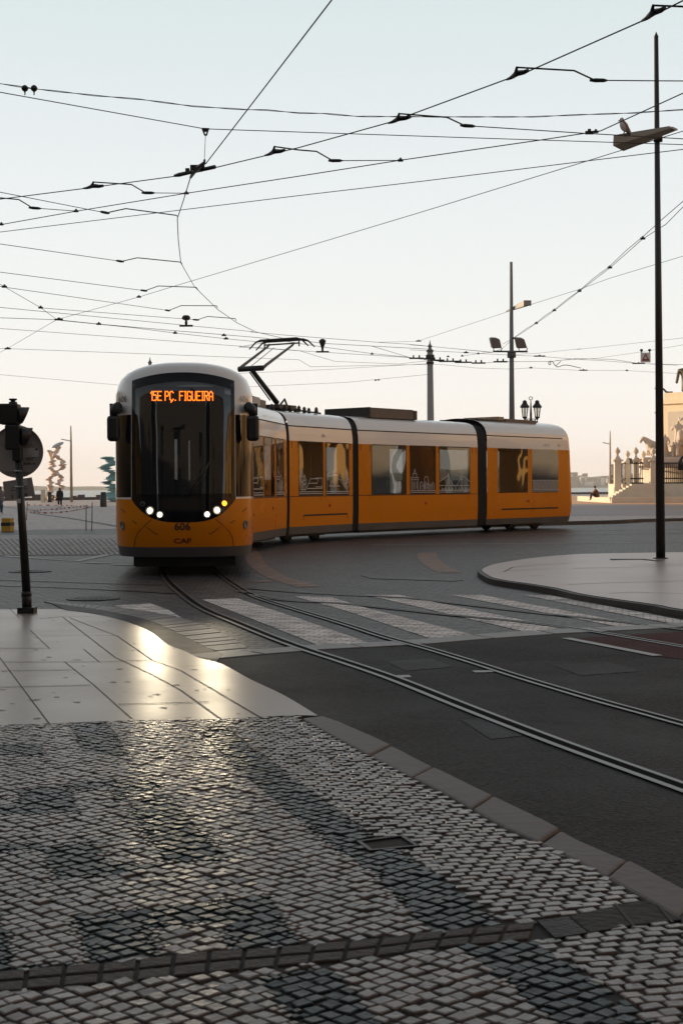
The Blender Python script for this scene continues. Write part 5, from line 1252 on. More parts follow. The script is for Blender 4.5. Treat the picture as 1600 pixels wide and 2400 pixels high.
# gull
c = Dp(CB(490, 452), 26.25); g = thing('gull', 'pale gull with brown wings perched on the big lamp head', 'bird', c - Vector((0, 0, .11)))
mb = MB(); Mt = Matrix.Rotation(R(-52), 3, 'Y') @ Matrix.Identity(3)
mb.ell(c, (.075, .07, .135), Matrix.Rotation(R(-28), 3, 'Y'), n=16, m=12, fn=lambda d: 1 - .25 * max(0, -d.z)); mb.ell(c + Vector((-.052, -.01, .125)), (.042, .038, .045)); mb.tube([c + Vector((-.03, 0, .06)), c + Vector((-.05, -.01, .12))], [.05, .036], n=12)
gb = mb.build('body', pmat('gull_feathers', (.66, .58, .53), .8), g)
mb = MB(); mb.lathe(c + Vector((-.085, -.012, .118)), [(.014, 0), (.010, .03), (.002, .05)], 8, ax=(-.9, -.1, -.35)); mb.build('beak', pmat('gull_beak', (.35, .25, .12), .5), g)
for s_ in (-1, 1): mb = MB(); mb.ell(c + Vector((.038, s_ * .055, -.02)), (.03, .022, .14), Matrix.Rotation(R(-30), 3, 'Y')); mb.build('wing', pmat('gull_wing', (.34, .20, .15), .8), g)
mb = MB(); mb.tube([c + Vector((.06, 0, -.09)), c + Vector((.105, 0, -.165))], [.035, .012], n=8); mb.build('tail', pmat('gull_tail', (.10, .08, .08), .8), g)
for s_ in (-.03, .03): mb = MB(); mb.tube([c + Vector((-.01, s_, -.09)), c + Vector((-.01, s_, -.165))], .007, n=6); mb.build('leg', pmat('gull_leg', (.35, .2, .12), .6), g)

yd = 56.0
a = G((1200, 1231), 0); a = Vector((a.x * yd / a.y, yd, 0)); b = Dp((1197, 614), yd)
t = thing('lamp_post', 'grey lamp post with floodlights rising behind the tram', 'lamp post', a)
pole_mesh(a, b, .145, .055, 18).build('post', GREYMETAL, t)
def D6(x, y, d=yd): return Dp(C6(x, y), d)
w_ = Vector((.25, .5, 0))
hexa('lamp_head', [D6(1045, 540, 55.2), D6(1114, 530, 55.2), D6(935, 582, 56.6), D6(885, 593, 56.6), D6(1045, 485, 55.2), D6(1114, 485, 55.2), D6(935, 572, 56.6), D6(880, 586, 56.6)], PALEMETAL, t)
hexa('lamp_end', [D6(1045, 530, 55.15), D6(1114, 530, 55.15), D6(1114, 530, 55.2) + Vector((0, .2, 0)), D6(1045, 530, 55.2) + Vector((0, .2, 0)), D6(1045, 486, 55.15), D6(1114, 486, 55.15), D6(1114, 486, 55.2) + Vector((0, .2, 0)), D6(1045, 486, 55.2) + Vector((0, .2, 0))], pmat('pinkish_lamp_end', (.33, .27, .25), .6), t)  # end face in a pinker tone than the head
mb = MB(); mb.tube([D6(762, 955, 55.8), D6(1080, 957, 55.8)], .035, n=8); mb.lathe(D6(933, 985), [(.17, -.12), (.17, .12)], 16); mb.build('crossbar', GREYMETAL, t)
for x0, x1, x2, x3 in ((742, 826, 845, 762), (975, 1053, 1078, 993)):
    mb = MB(); z0 = [D6(x3, 930, 55.6), D6(x2, 925, 55.6), D6(x1, 845, 55.6), D6((x0 + x1) / 2 + 15, 832, 55.6), D6(x0 + 6, 830, 55.6), D6(x0, 845, 55.6)]
    f_ = [mb.vert(p) for p in z0]; k_ = [mb.vert(p + Vector((-.04, .30, .06))) for p in z0]; mb.face(f_); mb.face(k_[::-1])
    for i in range(6): mb.face((f_[i], k_[i], k_[(i + 1) % 6], f_[(i + 1) % 6]))
    fl = mb.build('floodlight', pmat('brown_floodlight', (.17, .125, .11), .5), t, bevel=.03)
    mb = MB(); mb.tube([D6(x3 + 4, 925, 55.6), D6(x3 + 10, 952, 55.7), D6(x2 - 8, 950, 55.7), D6(x2, 925, 55.6)], .02, n=6); mb.build('bracket', DARKMETAL, fl)
# catenary poles
def catenary_pole(pxl, ptop, yd, label):
    b = Dp((pxl, ptop + 22), yd); a = Vector((b.x + .02, yd, 0)); t = thing('catenary_pole', label, 'catenary pole', a)
    mb = MB(); mb.tube([a, Vector((a.x, yd, 3.2)), Vector((b.x, yd, b.z))], [.17, .155, .12], n=16); mb.lathe((a.x, yd, 0), [(.25, 0), (.25, .5), (.19, .7)], 16); mb.build('post', pmat('pale_painted_pole', (.27, .265, .26), .55), t)
    mb = MB(); mb.lathe(b, [(.14, -.03), (.16, 0), (.16, .03), (.09, .08), (.06, .14), (.10, .2), (.06, .26), (.03, .32), (.008, .46)], 12); mb.build('finial', GREYMETAL, t)
    mb = MB(); mb.box(b - Vector((0, 0, .22)), (.34, .3, .12)); mb.box(b - Vector((0, 0, .5)), (.30, .28, .10)); mb.build('bracket', DARKMETAL, t); return t
catenary_pole(1007, 801, 60, 'pale catenary pole with pointed finial rising behind the middle of the tram')
catenary_pole(352, 839, 63, 'catenary pole hidden by the cab with only its finial showing over the roof')
# twin lantern
yd = 61.0; c = Dp(C6(1110, 1600), yd); a = Vector((c.x, yd, 0)); topz = Dp(C6(1108, 1372), yd).z
t = thing('lantern_post', 'ornate black twin lantern post behind the tram tail', 'street lamp', a); k = yd / FPX / 3.92
mb = MB(); mb.lathe(a, [(.22, 0), (.22, .5), (.13, .7), (.09, 1.2), (.075, 2.8), (.1, 3.0), (.085, 3.3), (.07, c.z - .1), (.10, c.z), (.05, c.z + .1), (.05, c.z + .3), (.025, topz - .25), (.012, topz - .12)], 12); mb.build('post', BLACK, t)
mb = MB(); ring_ = [Vector((a.x + 16 * k * math.cos(q), yd, topz - 14 * k + 14 * k * math.sin(q))) for q in [i * math.pi / 8 for i in range(17)]]; mb.tube(ring_, .018, n=6); mb.build('ring_finial', PALEMETAL, t)
LGL = glass('old_lantern_glass', (.85, .85, .82), .10, .7)
for lx in (1054, 1168):
    c2 = Dp(C6(lx, 1563), yd); sg = -1 if lx < 1108 else 1; mb = MB(); z_ = c2.z
    mb.tube([Vector((a.x, yd, z_ - .06)), Vector((c2.x, yd, z_ - .06))], .018, n=6); mb.tube(smooth_line([Vector((a.x, yd, z_ - .42)), Vector((a.x + sg * .25, yd, z_ - .30)), Vector((c2.x - sg * .1, yd, z_ - .10)), Vector((c2.x, yd, z_ - .06))], 5), .02, n=6); mb.lathe(c2 - Vector((0, 0, .06)), [(.015, -.16), (.04, -.13), (.015, -.06), (.05, 0), (.03, .04)], 8); ar = mb.build('arm', BLACK, t)
    z1, z2 = Dp(C6(lx, 1468), yd).z, Dp(C6(lx, 1425), yd).z; r0, r1 = 21 * k, 33 * k; mb = MB()
    mb.lathe((c2.x, yd, 0), [(r0, z_ + .03), (r1, z1)], 6, cap=False); mb.build('glass_panes', LGL, t)
    mb = MB()
    for i in range(6):
        q = math.pi / 3 * i + math.pi / 2; mb.tube([Vector((c2.x + r0 * math.cos(q), yd + r0 * math.sin(q), z_ + .02)), Vector((c2.x + r1 * math.cos(q), yd + r1 * math.sin(q), z1))], .014, n=5)
    mb.lathe((c2.x, yd, z1), [(r1 + .04, -.02), (r1 + .05, .03), (r1 * .7, .16), (r1 * .35, .30), (.07, z2 - z1), (.11, z2 - z1 + .03), (.05, z2 - z1 + .08)], 12); mb.lathe((c2.x, yd, z_), [(.05, -.05), (r0 + .01, .0), (r0 + .01, .04)], 8)
    mb.build('lantern', BLACK, t)
# thin far posts
for px_, pt_, yd, label in ((166.5, 998, 150, 'slender far lamp post beside the pale stacked sculpture'), (1428.5, 1010, 190, 'slender far lamp post on the quay left of the monument')):
    b = Dp((px_, pt_), yd); a = Vector((b.x, yd, 0)); t = thing('lamp_post', label, 'lamp post', a)
    mb = MB(); mb.tube([a, a.lerp(b, .8), b], [.16, .11, .06], n=10); mb.build('post', pmat('beige_lamp_post', (.40, .33, .27), .6), t)
    mb = MB(); mb.box(a.lerp(b, .80) + Vector((-.5, 0, .1)), (1.0, .3, .10), Matrix.Rotation(R(12), 3, 'Y')); mb.build('lamp_head', PALEMETAL, t)

# ---------------------------------------------------------------- signal post with signs, left
a = S((64, 1437)); ys = a.y
t = thing('signal_post', 'black leaning signal post with the backs of two signs at left edge', 'traffic signal', a)
def DS(p, dy=0): return Dp(p, ys + dy)
ks = ys / FPX
mb = MB(); c0, c1 = DS((64.5, 1431)), DS((64, 1424)); mb.box((c0.x, ys, a.z + .035), (39 * ks, .2, 15 * ks)); mb.build('foot', BLACK, t, bevel=.006)
p0, p1 = DS(CL(268, 2200)), DS(CL(263, 2040)); p2 = DS(CN(330, 1200))
mb = MB(); mb.tube([p0 - Vector((0, 0, .02)), p1], 11.4 * ks, n=18); mb.tube([p1 - Vector((0, 0, .06)), p1], 11.9 * ks, n=18); mb.tube([p1, p2], [10.0 * ks, 8.4 * ks], n=18); mb.build('post', BLACK, t)
def head(x0, y0_, x1, y1_, vis, label_):
    A_, B_ = DS(CN(x0, y0_)), DS(CN(x1, y1_)); c = (A_ + B_) / 2; sx, sz_ = abs(B_.x - A_.x), abs(B_.z - A_.z)
    mb = MB(); mb.box(c + Vector((0, .02, 0)), (sx, .2, sz_)); h = mb.build('signal_head', BLACK, t, bevel=.02)
    vx, vy, r_, l0, l1 = vis; vc = DS(CN(vx, vy)); ax = Vector((.93, .36, 0)); up = Vector((0, 0, 1)); sd = ax.cross(up); mb = MB(); n = 20; ra, rb, rc = [], [], []
    for i in range(n):
        q = 2 * math.pi * i / n; d = up * math.sin(q) + sd * math.cos(q); ln = l1 + (l0 - l1) * (1 + math.sin(q)) / 2
        ra.append(mb.vert(vc + d * r_)); rb.append(mb.vert(vc + d * r_ * 1.0 + ax * ln)); rc.append(mb.vert(vc + d * r_ * .94 + ax * ln))
    rd = [mb.vert(Vector(mb.v[i]) * .06 + vc * .94) for i in ra]
    mb.bridge(ra, rb); mb.bridge(rb, rc); mb.bridge(rc, rd); mb.build('visor', BLACK, h)
head(5, 365, 360, 745, (330, 575, .098, .135, .05), 'upper'); head(115, 750, 390, 1215, (385, 965, .105, .14, .06), 'lower')
mb = MB(); c = DS(CN(245, 362)); mb.lathe(c, [(.05, -.02), (.05, .02), (.028, .025), (.028, .035), (.05, .045), (.045, .06), (.01, .062)], 16); mb.build('cap', BLACK, t)
mb = MB(); mb.box(DS(CN(330, 1260)), (.10, .14, .2)); mb.build('bracket', BLACK, t, bevel=.01)
c = DS(CN(320, 1243), .13); r_ = 485 / 7.84 * ks
mb = MB(); mb.lathe(c, [(r_ - .012, .006), (r_, .006), (r_, -.016), (r_ - .012, -.016), (r_ - .014, 0)], 56, ax=(0, 1, 0)); sg_ = mb.build('round_sign', GREYBACK, t); sg_['label'] = 'grey back of a round road sign'
mb = MB(); mb.box(c + Vector((0, -.022, -.42 * r_ * 1.75)), (r_ * 1.0, .02, .02)); mb.box(c + Vector((0, -.022, .1)), (r_ * 1.2, .02, .02)); mb.build('stiffener', GREYBACK, sg_)
yf = c.y - .019
def flat(name, pts, mat, parent, y): mb = MB(); mb.poly([(p.x, y, p.z) for p in pts]); return mb.build(name, mat, parent)
PAPER = pmat('faded_sticker', (.5, .5, .51), .6, var=.1)
flat('sticker', [DS(CN(*q), .13) for q in ((388, 1175), (715, 1175), (722, 1335), (392, 1345))], PAPER, sg_, yf)
mb = MB()
for (x0, yy, x1) in ((430, 1210, 520), (620, 1205, 700), (430, 1250, 560), (420, 1290, 660), (440, 1318, 600), (580, 1270, 600)):
    pa, pb = DS(CN(x0, yy), .13), DS(CN(x1, yy), .13); mb.poly([(pa.x, yf - .003, pa.z), (pb.x, yf - .003, pb.z), (pb.x, yf - .003, pb.z + .003), (pa.x, yf - .003, pa.z + .003)])
pa = DS(CN(685, 1200), .13); mb.poly([(pa.x + q[0] * .012, yf - .003, pa.z + q[1] * .012) for q in ((-1, -1), (1, -1), (1, 1), (-1, 1))])
for tx, x, yy in (('XVI', 555, 1388), ('3680-A', 550, 1466)):
    pc = DS(CN(x, yy), .13); add_text(mb, tx, .042, lambda u, v: Vector((pc.x + u, yf - .003, pc.z + v)), sx=1.15, bold=.0012)
mb.build('lettering', TNUM, sg_)
cr_ = [DS(CN(*q), .13) for q in ((58, 1795), (592, 1712), (655, 2055), (98, 2130))]
mb = MB(); f_ = [mb.vert((p.x, ys + .115, p.z)) for p in cr_]; b_ = [mb.vert((p.x, ys + .133, p.z)) for p in cr_]; mb.face(f_); mb.face(b_[::-1])
for i in range(4): mb.face((f_[i], b_[i], b_[(i + 1) % 4], f_[(i + 1) % 4]))
rs = mb.build('plate_sign', GREYBACK, t, bevel=.006); rs['label'] = 'tilted grey back of a rectangular plate sign'
mb = MB(); yf2 = ys + .112
for tx, x, yy, s_ in (('A', 490, 2035, .055), ('3', 240, 2075, .055)):
    pc = DS(CN(x, yy), .13); add_text(mb, tx, s_, lambda u, v: Vector((pc.x + u, yf2, pc.z + v + u * .12)), bold=.0015)
for (x0, yy, x1) in ((200, 1965, 520), (215, 1925, 300), (440, 1905, 520)):
    pa, pb = DS(CN(x0, yy), .13), DS(CN(x1, yy - 40), .13); mb.poly([(pa.x, yf2, pa.z), (pb.x, yf2, pb.z), (pb.x, yf2, pb.z + .006), (pa.x, yf2, pa.z + .006)])
mb.build('lettering', TNUM, rs)
flat('sticker', [DS(CN(*q), .13) for q in ((438, 1760), (505, 1745), (525, 1860), (455, 1880))], PAPER, rs, yf2 - .001)
for yy, xx in ((1603, 365), (1890, 385)):
    mb = MB(); pc = DS(CN(xx - 30, yy)); mb.tube([pc - Vector((0, 0, .012)), pc + Vector((0, 0, .012))], 10 * ks, n=16)
    for dx in (-.028, .03): mb.ell(pc + Vector((dx + .02, -.052, 0)), (.011, .008, .009), n=8, m=6)
    mb.build('clamp_band', STEEL, t)
pc = DS(CN(366, 2148)); mb = MB(); q = 5 * ks
mb.poly([(pc.x + u * q, ys - .052, pc.z + v * q) for u, v in ((-1, -1), (1, -1), (1, 1), (-1, 1))]); mb.build('sticker', PAPER, t)

# ---------------------------------------------------------------- square on the left: sculptures, bins, people
def stacked(name, label, cat, stems, yd, mats, seed):
    rr_ = random.Random(seed); a = Dp(stems[0][0][-1], yd); t = thing(name, label, cat, (a.x, yd, 0))
    for pts, w_, mi in stems:
        P = smooth_line([Dp(p, yd) for p in pts], 8); P = [Vector((p.x, yd + .25 * math.sin(i * .5 + mi), max(.02, p.z))) for i, p in enumerate(P)]
        mb = MB(); rows = []; n = 14; N_ = len(P)
        for k in range(N_):
            f = k / (N_ - 1) * (len(P) - 1); i = min(int(f), len(P) - 2); p = P[i].lerp(P[i + 1], f - i)
            bulge = w_ * (.55 + .5 * abs(math.sin(k * .75 + mi)) + rr_.uniform(-.15, .3)); sx, sy = rr_.uniform(-.22, .22) * w_ * 2, rr_.uniform(-.2, .2) * w_
            rows.append([mb.vert((p.x + sx + bulge * math.cos(q) * (1 + .25 * math.cos(q + k * .7)), p.y + sy + bulge * .8 * math.sin(q), p.z)) for q in [2 * math.pi * j / n for j in range(n)]])
        for u, v in zip(rows[:-1], rows[1:]): mb.bridge(u, v)
        mb.face(rows[0]); mb.face(rows[-1][::-1]); mb.build('stacked_stem', mats[mi % len(mats)], t)
    return t
PINKSTONE = pmat('pale_peach_stone', (.68, .53, .44), .6, var=.25, scale=.7); BLUESTONE = pmat('pale_blue_metal', (.42, .50, .56), .45, var=.2, scale=.7); TEAL = pmat('teal_patina', (.15, .32, .34), .5, var=.35, scale=1.2)
sA = [CL(*q) for q in ((478, 650), (515, 740), (515, 800), (508, 840), (560, 880), (605, 920), (585, 980), (612, 1025), (575, 1090), (560, 1160))]
sB = [CL(*q) for q in ((570, 610), (552, 690), (600, 750), (622, 806), (545, 880), (488, 940), (505, 1000), (492, 1060), (490, 1160))]
t = stacked('abstract_sculpture', 'pale peach abstract sculpture of two crossing stacked stems', 'sculpture', [(sA, .30, 0), (sB, .32, 0)], 150, [PINKSTONE], 3)
c = Dp(CL(570, 600), 150); mb = MB(); mb.ell(c, (.70, .3, .20), Matrix.Rotation(R(-22), 3, 'Y'), n=16, m=8); mb.build('top_fin', BLUESTONE, t)
stacked('abstract_sculpture', 'teal abstract sculpture of wavy stacked discs left of the cab', 'sculpture', [([CL(*q) for q in ((1065, 715), (1110, 775), (1050, 840), (1125, 870), (1110, 930), (1065, 970), (1120, 1010), (1105, 1080), (1110, 1165))], .62, 0)], 148, [TEAL], 9)
for px_, pb_, pt_, label in ((116.5, 1177, 1153, 'dark cylindrical litter bin under the peach sculpture'), (243, 1188, 1153, 'dark cylindrical litter bin beside the teal sculpture')):
    a = G((px_, pb_)); k = a.y / FPX; hh = (pb_ - pt_) * k; r_ = 5.6 * k if px_ < 200 else 7.8 * k; t = thing('litter_bin', label, 'litter bin', (a.x, a.y, 0))
    mb = MB(); mb.lathe((a.x, a.y, 0), [(r_ * .95, 0), (r_, .05), (r_, hh * .82), (r_ * .7, hh * .86), (r_ * .7, hh * .9)], 20); mb.build('drum', DARKMETAL, t)
    mb = MB(); mb.lathe((a.x, a.y, hh * .9), [(r_ * .8, 0), (r_ * .95, hh * .06), (r_ * .5, hh * .1)], 20); mb.build('lid', DARKMETAL, t)
# parapet of the quay with stone blocks
t = thing('parapet', 'low stone parapet along the river edge behind the sculptures', 'wall', (-75, 140, 0)); mb = MB(); A_, B_ = Vector((-90, 127.4, 0)), Vector((72, 263.6, 0)); n_ = Vector((-(B_ - A_).y, (B_ - A_).x, 0)).normalized() * -.5
mb.prism([A_, B_, B_ + n_, A_ + n_], 0, .34); mb.build('wall', KERB, t)
for x0, x1 in ((300, 410), (455, 560), (690, 740), (750, 820), (930, 985)):
    pa, pb = CL(x0, 1130), CL(x1, 1130); u0 = (A_ - CAM); res = []
    for p in (pa, pb):
        d = ray(*p); dd = B_ - A_; a_ = Matrix(((d.x, -dd.x), (d.y, -dd.y))); r2 = a_.inverted() @ Vector((A_.x - CAM.x, A_.y - CAM.y)); res.append(A_ + dd * r2[1])
    mb = MB(); mb.prism([res[0] + n_ * .1, res[1] + n_ * .1, res[1] + n_ * .9, res[0] + n_ * .9], .342, .342 + rnd.uniform(.15, .4)); mb.build('coping_block', KERB, t)
a = G((102, 1177)); mb = MB(); mb.box((a.x, a.y, .62), (.42, .42, 1.24)); mb.box((a.x, a.y, 1.27), (.48, .48, .06)); tag(mb.build('white_plinth', pmat('white_box', (.62, .55, .42), .6), bevel=.02), 'small sunlit white plinth left of the litter bin under the peach sculpture', 'plinth')
# barrier of red and white tape
a = G(CL(263, 1340)); t = thing('tape_barrier', 'thin stakes strung with red and white tape on the square', 'barrier', a)
b1_, b2_, b0_ = G(CL(850, 1442)), G(CL(906, 1446)), a
stk = []
for b_, top_ in ((b0_, CL(273, 1160)), (b1_, CL(850, 1190)), (b2_, CL(910, 1165))):
    tp_ = Dp(top_, b_.y); mb = MB(); mb.tube([b_, Vector((tp_.x, b_.y, tp_.z))], .017, n=6); mb.build('stake', pmat('rusty_stake', (.14, .09, .08), .7), t); stk.append((b_, tp_))
def tape(pts, y0_, y1_):
    P = smooth_line([Dp(p, y0_ + (y1_ - y0_) * i / (len(pts) - 1)) for i, p in enumerate(pts)], 5); mb = MB()
    Q = resample(P, .22)
    for i, (p, q) in enumerate(zip(Q[:-1], Q[1:])):
        tw = .022 * (1 + .5 * math.sin(i * 1.1)); mb.poly([p + Vector((0, 0, -tw)), q + Vector((0, 0, -tw)), q + Vector((0, .01, tw)), p + Vector((0, .01, tw))], (i // 2) % 2)
    mb.build('tape', [pmat('tape_red', (.42, .03, .03), .5), WHITE], t)
tape([CL(*q) for q in ((265, 1240), (330, 1243), (450, 1238), (600, 1228), (750, 1210), (880, 1198))], b0_.y, b1_.y)
tape([CL(*q) for q in ((265, 1252), (320, 1264), (520, 1268), (700, 1250), (800, 1232), (905, 1208))], b0_.y, b2_.y)
tape([CL(*q) for q in ((270, 1190), (420, 1192), (600, 1194), (715, 1195))], b0_.y, b0_.y + 8)
a = G((19, 1246)); mb = MB(); mb.box((a.x, a.y, .235), (.34, .34, .47), Matrix.Rotation(R(-12), 3, 'Z') , taper=.92)
bo = tag(mb.build('marker_block', pmat('yellow_block', (.48, .26, .02), .6), bevel=.015), 'yellow kerb marker block with a black band at left edge', 'marker block')
mb = MB(); mb.box((a.x, a.y, .26), (.338, .338, .12), Matrix.Rotation(R(-12), 3, 'Z')); mb.build('black_band', BLACK, bo)

SKIN = pmat('skin', (.32, .19, .13), .6); HAIR = pmat('dark_hair', (.015, .012, .010), .6); COAT = pmat('black_coat', (.010, .010, .012), .8); JEANS = pmat('blue_jeans', (.035, .055, .09), .8); BROWNJ = pmat('brown_jacket', (.12, .055, .025), .8); GREYJ = pmat('grey_pink_coat', (.12, .10, .105), .8)
def walker(a, hgt, label, top_mat, leg_mat, turn=0.0, bag=False, coat_long=.62):
    k = hgt / 1.7; ca, sa = math.cos(turn), math.sin(turn)
    def p(x, y, z, r_): return (a.x + k * (ca * x - sa * y), a.y + k * (sa * x + ca * y), z * k + a.z, r_ * k)
    t = thing('person', label, 'person', (a.x, a.y, a.z))
    J_ = [p(0, 0, .92, .12), p(0, 0, 1.15, .115), p(0, 0, 1.38, .12), p(0, .01, 1.48, .055), p(0, -.01, 1.55, .075), p(0, -.01, 1.64, .085),
          p(-.17, 0, 1.38, .06), p(-.23, .05, 1.12, .045), p(-.22, -.06, .88, .035), p(-.22, -.08, .80, .03), p(.17, 0, 1.38, .06), p(.23, -.04, 1.12, .045), p(.22, .08, .88, .035), p(.22, .10, .80, .03),
          p(-.09, -.02, .85, .09), p(-.10, -.16, .48, .062), p(-.10, -.10, .09, .04), p(-.10, -.24, .035, .035), p(.09, .02, .85, .09), p(.10, .10, .47, .062), p(.10, .26, .13, .04), p(.10, .16, .04, .035)]
    E_ = [(0, 1), (1, 2), (2, 3), (3, 4), (4, 5), (2, 6), (6, 7), (7, 8), (8, 9), (2, 10), (10, 11), (11, 12), (12, 13), (0, 14), (14, 15), (15, 16), (16, 17), (0, 18), (18, 19), (19, 20), (20, 21)]
    skin_body('body', J_, E_, SKIN, t)
    V_ = lambda x, y, z: Vector(p(x, y, z, 0)[:3])
    mb = MB()
    rows = []
    for z, rx, ry in ((coat_long, .24, .17), (.85, .215, .15), (1.08, .19, .135), (1.3, .215, .15), (1.42, .19, .13), (1.49, .08, .08)): rows.append([mb.vert(V_(rx * math.cos(q), ry * math.sin(q), z)) for q in [2 * math.pi * i / 16 for i in range(16)]])
    for u, v in zip(rows[:-1], rows[1:]): mb.bridge(u, v)
    for s_, e_, w_ in ((-1, (.05), (-.06)), (1, -.04, .08)): mb.tube([V_(s_ * .17, 0, 1.41), V_(s_ * .25, e_, 1.12), V_(s_ * .235, w_, .88)], [.085 * k, .07 * k, .055 * k], n=10)
    mb.build('coat', top_mat, t)
    mb = MB(); mb.tube([V_(-.09, 0, .90), V_(-.10, -.16, .48), V_(-.10, -.10, .10)], [.12 * k, .085 * k, .07 * k], n=10); mb.tube([V_(.09, 0, .90), V_(.10, .10, .47), V_(.10, .26, .13)], [.12 * k, .085 * k, .07 * k], n=10); mb.build('trousers', leg_mat, t)
    mb = MB(); mb.ell(V_(0, .03, 1.62), (.105 * k, .115 * k, .125 * k)); mb.tube([V_(0, .06, 1.6), V_(0, .09, 1.45), V_(0, .08, 1.32)], [.095 * k, .09 * k, .04 * k], n=10); mb.build('hair', HAIR, t)
    if bag: mb = MB(); mb.box(V_(-.27, -.04, .72), (.10 * k, .3 * k, .26 * k)); tag(mb.build('shoulder_bag', BLACK, None, bevel=.02), 'small black bag held by the person in the long black coat', 'bag')
    return t
a = G((141, 1189)); walker(a, 1.50, 'person in a long black coat walking across the square, seen from behind', COAT, COAT, 0.15, True)
a = G((3, 1204)); walker(a, 1.58, 'person in grey coat and blue jeans cut off by the left edge', GREYJ, JEANS, 1.2, coat_long=.72)

# ---------------------------------------------------------------- monument on the right
YM = 125.0; km = YM / FPX
def XM(px_, y=YM): return (px_ - 800) / FPX * y
def ZM(py_, px_=1500, y=YM): return Dp((px_, py_), y).z
mon = thing('monument', 'pale stone royal monument with stepped base, railings and figures at right edge', 'monument', (31.5, YM + 4, 0))
mb = MB(); xL = XM(1392); mb.prism([(xL, 117), (44, 117), (44, 142), (xL + 4, 142), (xL, 134)], 0, ZM(1163.5)); z_pl = ZM(1163.5); mb.build('platform', STONE, mon, bevel=.03)
mb = MB(); x0, x1 = XM(1433, 119), XM(1490, 119); n = 7; zt = ZM(1134)
for i in range(n):
    xa_ = x0 + (x1 - x0) * i / n; mb.prism([(xa_, 118.6 + .15 * i), (XM(1530, 119), 118.6 + .15 * i), (XM(1530, 119), 120.7), (xa_, 120.7)], z_pl + (zt - z_pl) * i / n - .002 * (i > 0), z_pl + (zt - z_pl) * (i + 1) / n)
mb.build('steps', STONE, mon, bevel=.015)
IRON = pmat('monument_iron_railing', (.03, .026, .022), .6)
def pier(px_, y, wd, name='pier', zb=None, ztop_=3.5):
    x = XM(px_, y); zb = z_pl if zb is None else zb; mb = MB()
    mb.box((x, y, (zb + 1.3) / 2), (wd + .12, wd + .12, 1.3 - zb)); mb.box((x, y, (1.302 + ztop_) / 2), (wd, wd, ztop_ - 1.302)); mb.box((x, y, ztop_ + .08), (wd + .28, wd + .28, .16)); mb.lathe((x, y, ztop_ + .16), [(wd * .72, 0), (wd * .30, .30), (wd * .22, .38)], 4, sq=True); p_ = mb.build('pier', STONE, mon, bevel=.015)
    mb = MB(); mb.lathe((x, y, ztop_ + .5), [(.1, 0), (.07, .06), (.12, .12), (.26, .34), (.24, .44), (.12, .60), (.03, .72)], 14); mb.build('finial', STONE, p_)
pier(1446, 121, .56); pier(1489, 121.3, .42); pier(1530, 122.5, .62); pier(1470, 133, .6); pier(1507, 134, .6); pier(1620, 121, .6)
def railing(xa_, ya_, xb_, yb_, zb, zt_, wall=True, n=None):
    A_, B_ = Vector((xa_, ya_, 0)), Vector((xb_, yb_, 0)); d = B_ - A_; mb = MB(); n = n or int(d.length / .16)
    for z in (zb + .06, zb + .45, zt_ - .08):
        nn = Vector((-d.y, d.x, 0)).normalized() * .05; mb.prism([A_ - nn, B_ - nn, B_ + nn, A_ + nn], z - .06, z + .06)
    for i in range(n): p = A_.lerp(B_, (i + .5) / n); mb.tube([p + Vector((0, 0, zb)), p + Vector((0, 0, zt_))], .028, n=6)
    mb.build('railing', IRON, mon)
    if wall: mb = MB(); nn = Vector((-d.y, d.x, 0)).normalized() * .25; mb.prism([A_ - nn, B_ - nn, B_ + nn, A_ + nn], z_pl, zb); mb.build('low_wall', STONE, mon)
zr0, zr1 = ZM(1134), ZM(1085)
railing(XM(1454), 121, XM(1485), 121.2, zr0, zr1); railing(XM(1538), 122.4, XM(1616), 121.2, zr0, zr1); railing(XM(1620), 121, 42, 121, zr0, zr1); railing(XM(1475), 133, XM(1505), 134, zr0, zr1, n=9); railing(XM(1446), 121.5, XM(1470), 132.7, zr0, zr1, n=14)
# drum and pedestal
mb = MB(); xc, yc = 31.6, 129.0; mb.lathe((xc, yc, z_pl), [(4.6, 0), (4.6, .9), (4.4, 1.0), (4.3, 2.9), (4.55, 3.0), (4.55, 3.2)], 28); mb.build('drum', STONE, mon)
zp0, zp1 = 3.6, ZM(942, 1580); hx = xc - XM(1563); mb = MB()
hx = 2.1; PM = Matrix.Rotation(R(-42), 3, 'Z')
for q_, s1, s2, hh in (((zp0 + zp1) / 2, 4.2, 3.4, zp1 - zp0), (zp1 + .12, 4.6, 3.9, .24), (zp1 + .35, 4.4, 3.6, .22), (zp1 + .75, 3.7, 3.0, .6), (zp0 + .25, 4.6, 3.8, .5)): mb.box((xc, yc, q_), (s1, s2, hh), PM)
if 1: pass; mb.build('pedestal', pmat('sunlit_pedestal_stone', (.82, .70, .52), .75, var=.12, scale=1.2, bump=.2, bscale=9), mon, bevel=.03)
for loc_, sz_ in (((-2.12, 0, 0), (.06, 2.0)), ((0, -1.72, 0), (2.6, .06))):
    c_ = Vector((xc, yc, (zp0 + zp1) / 2 + .3)) + PM @ Vector(loc_); mb = MB(); mb.box(c_, (sz_[0], sz_[1], (zp1 - zp0) * .62), PM); mb.build('panel', STONE, mon)
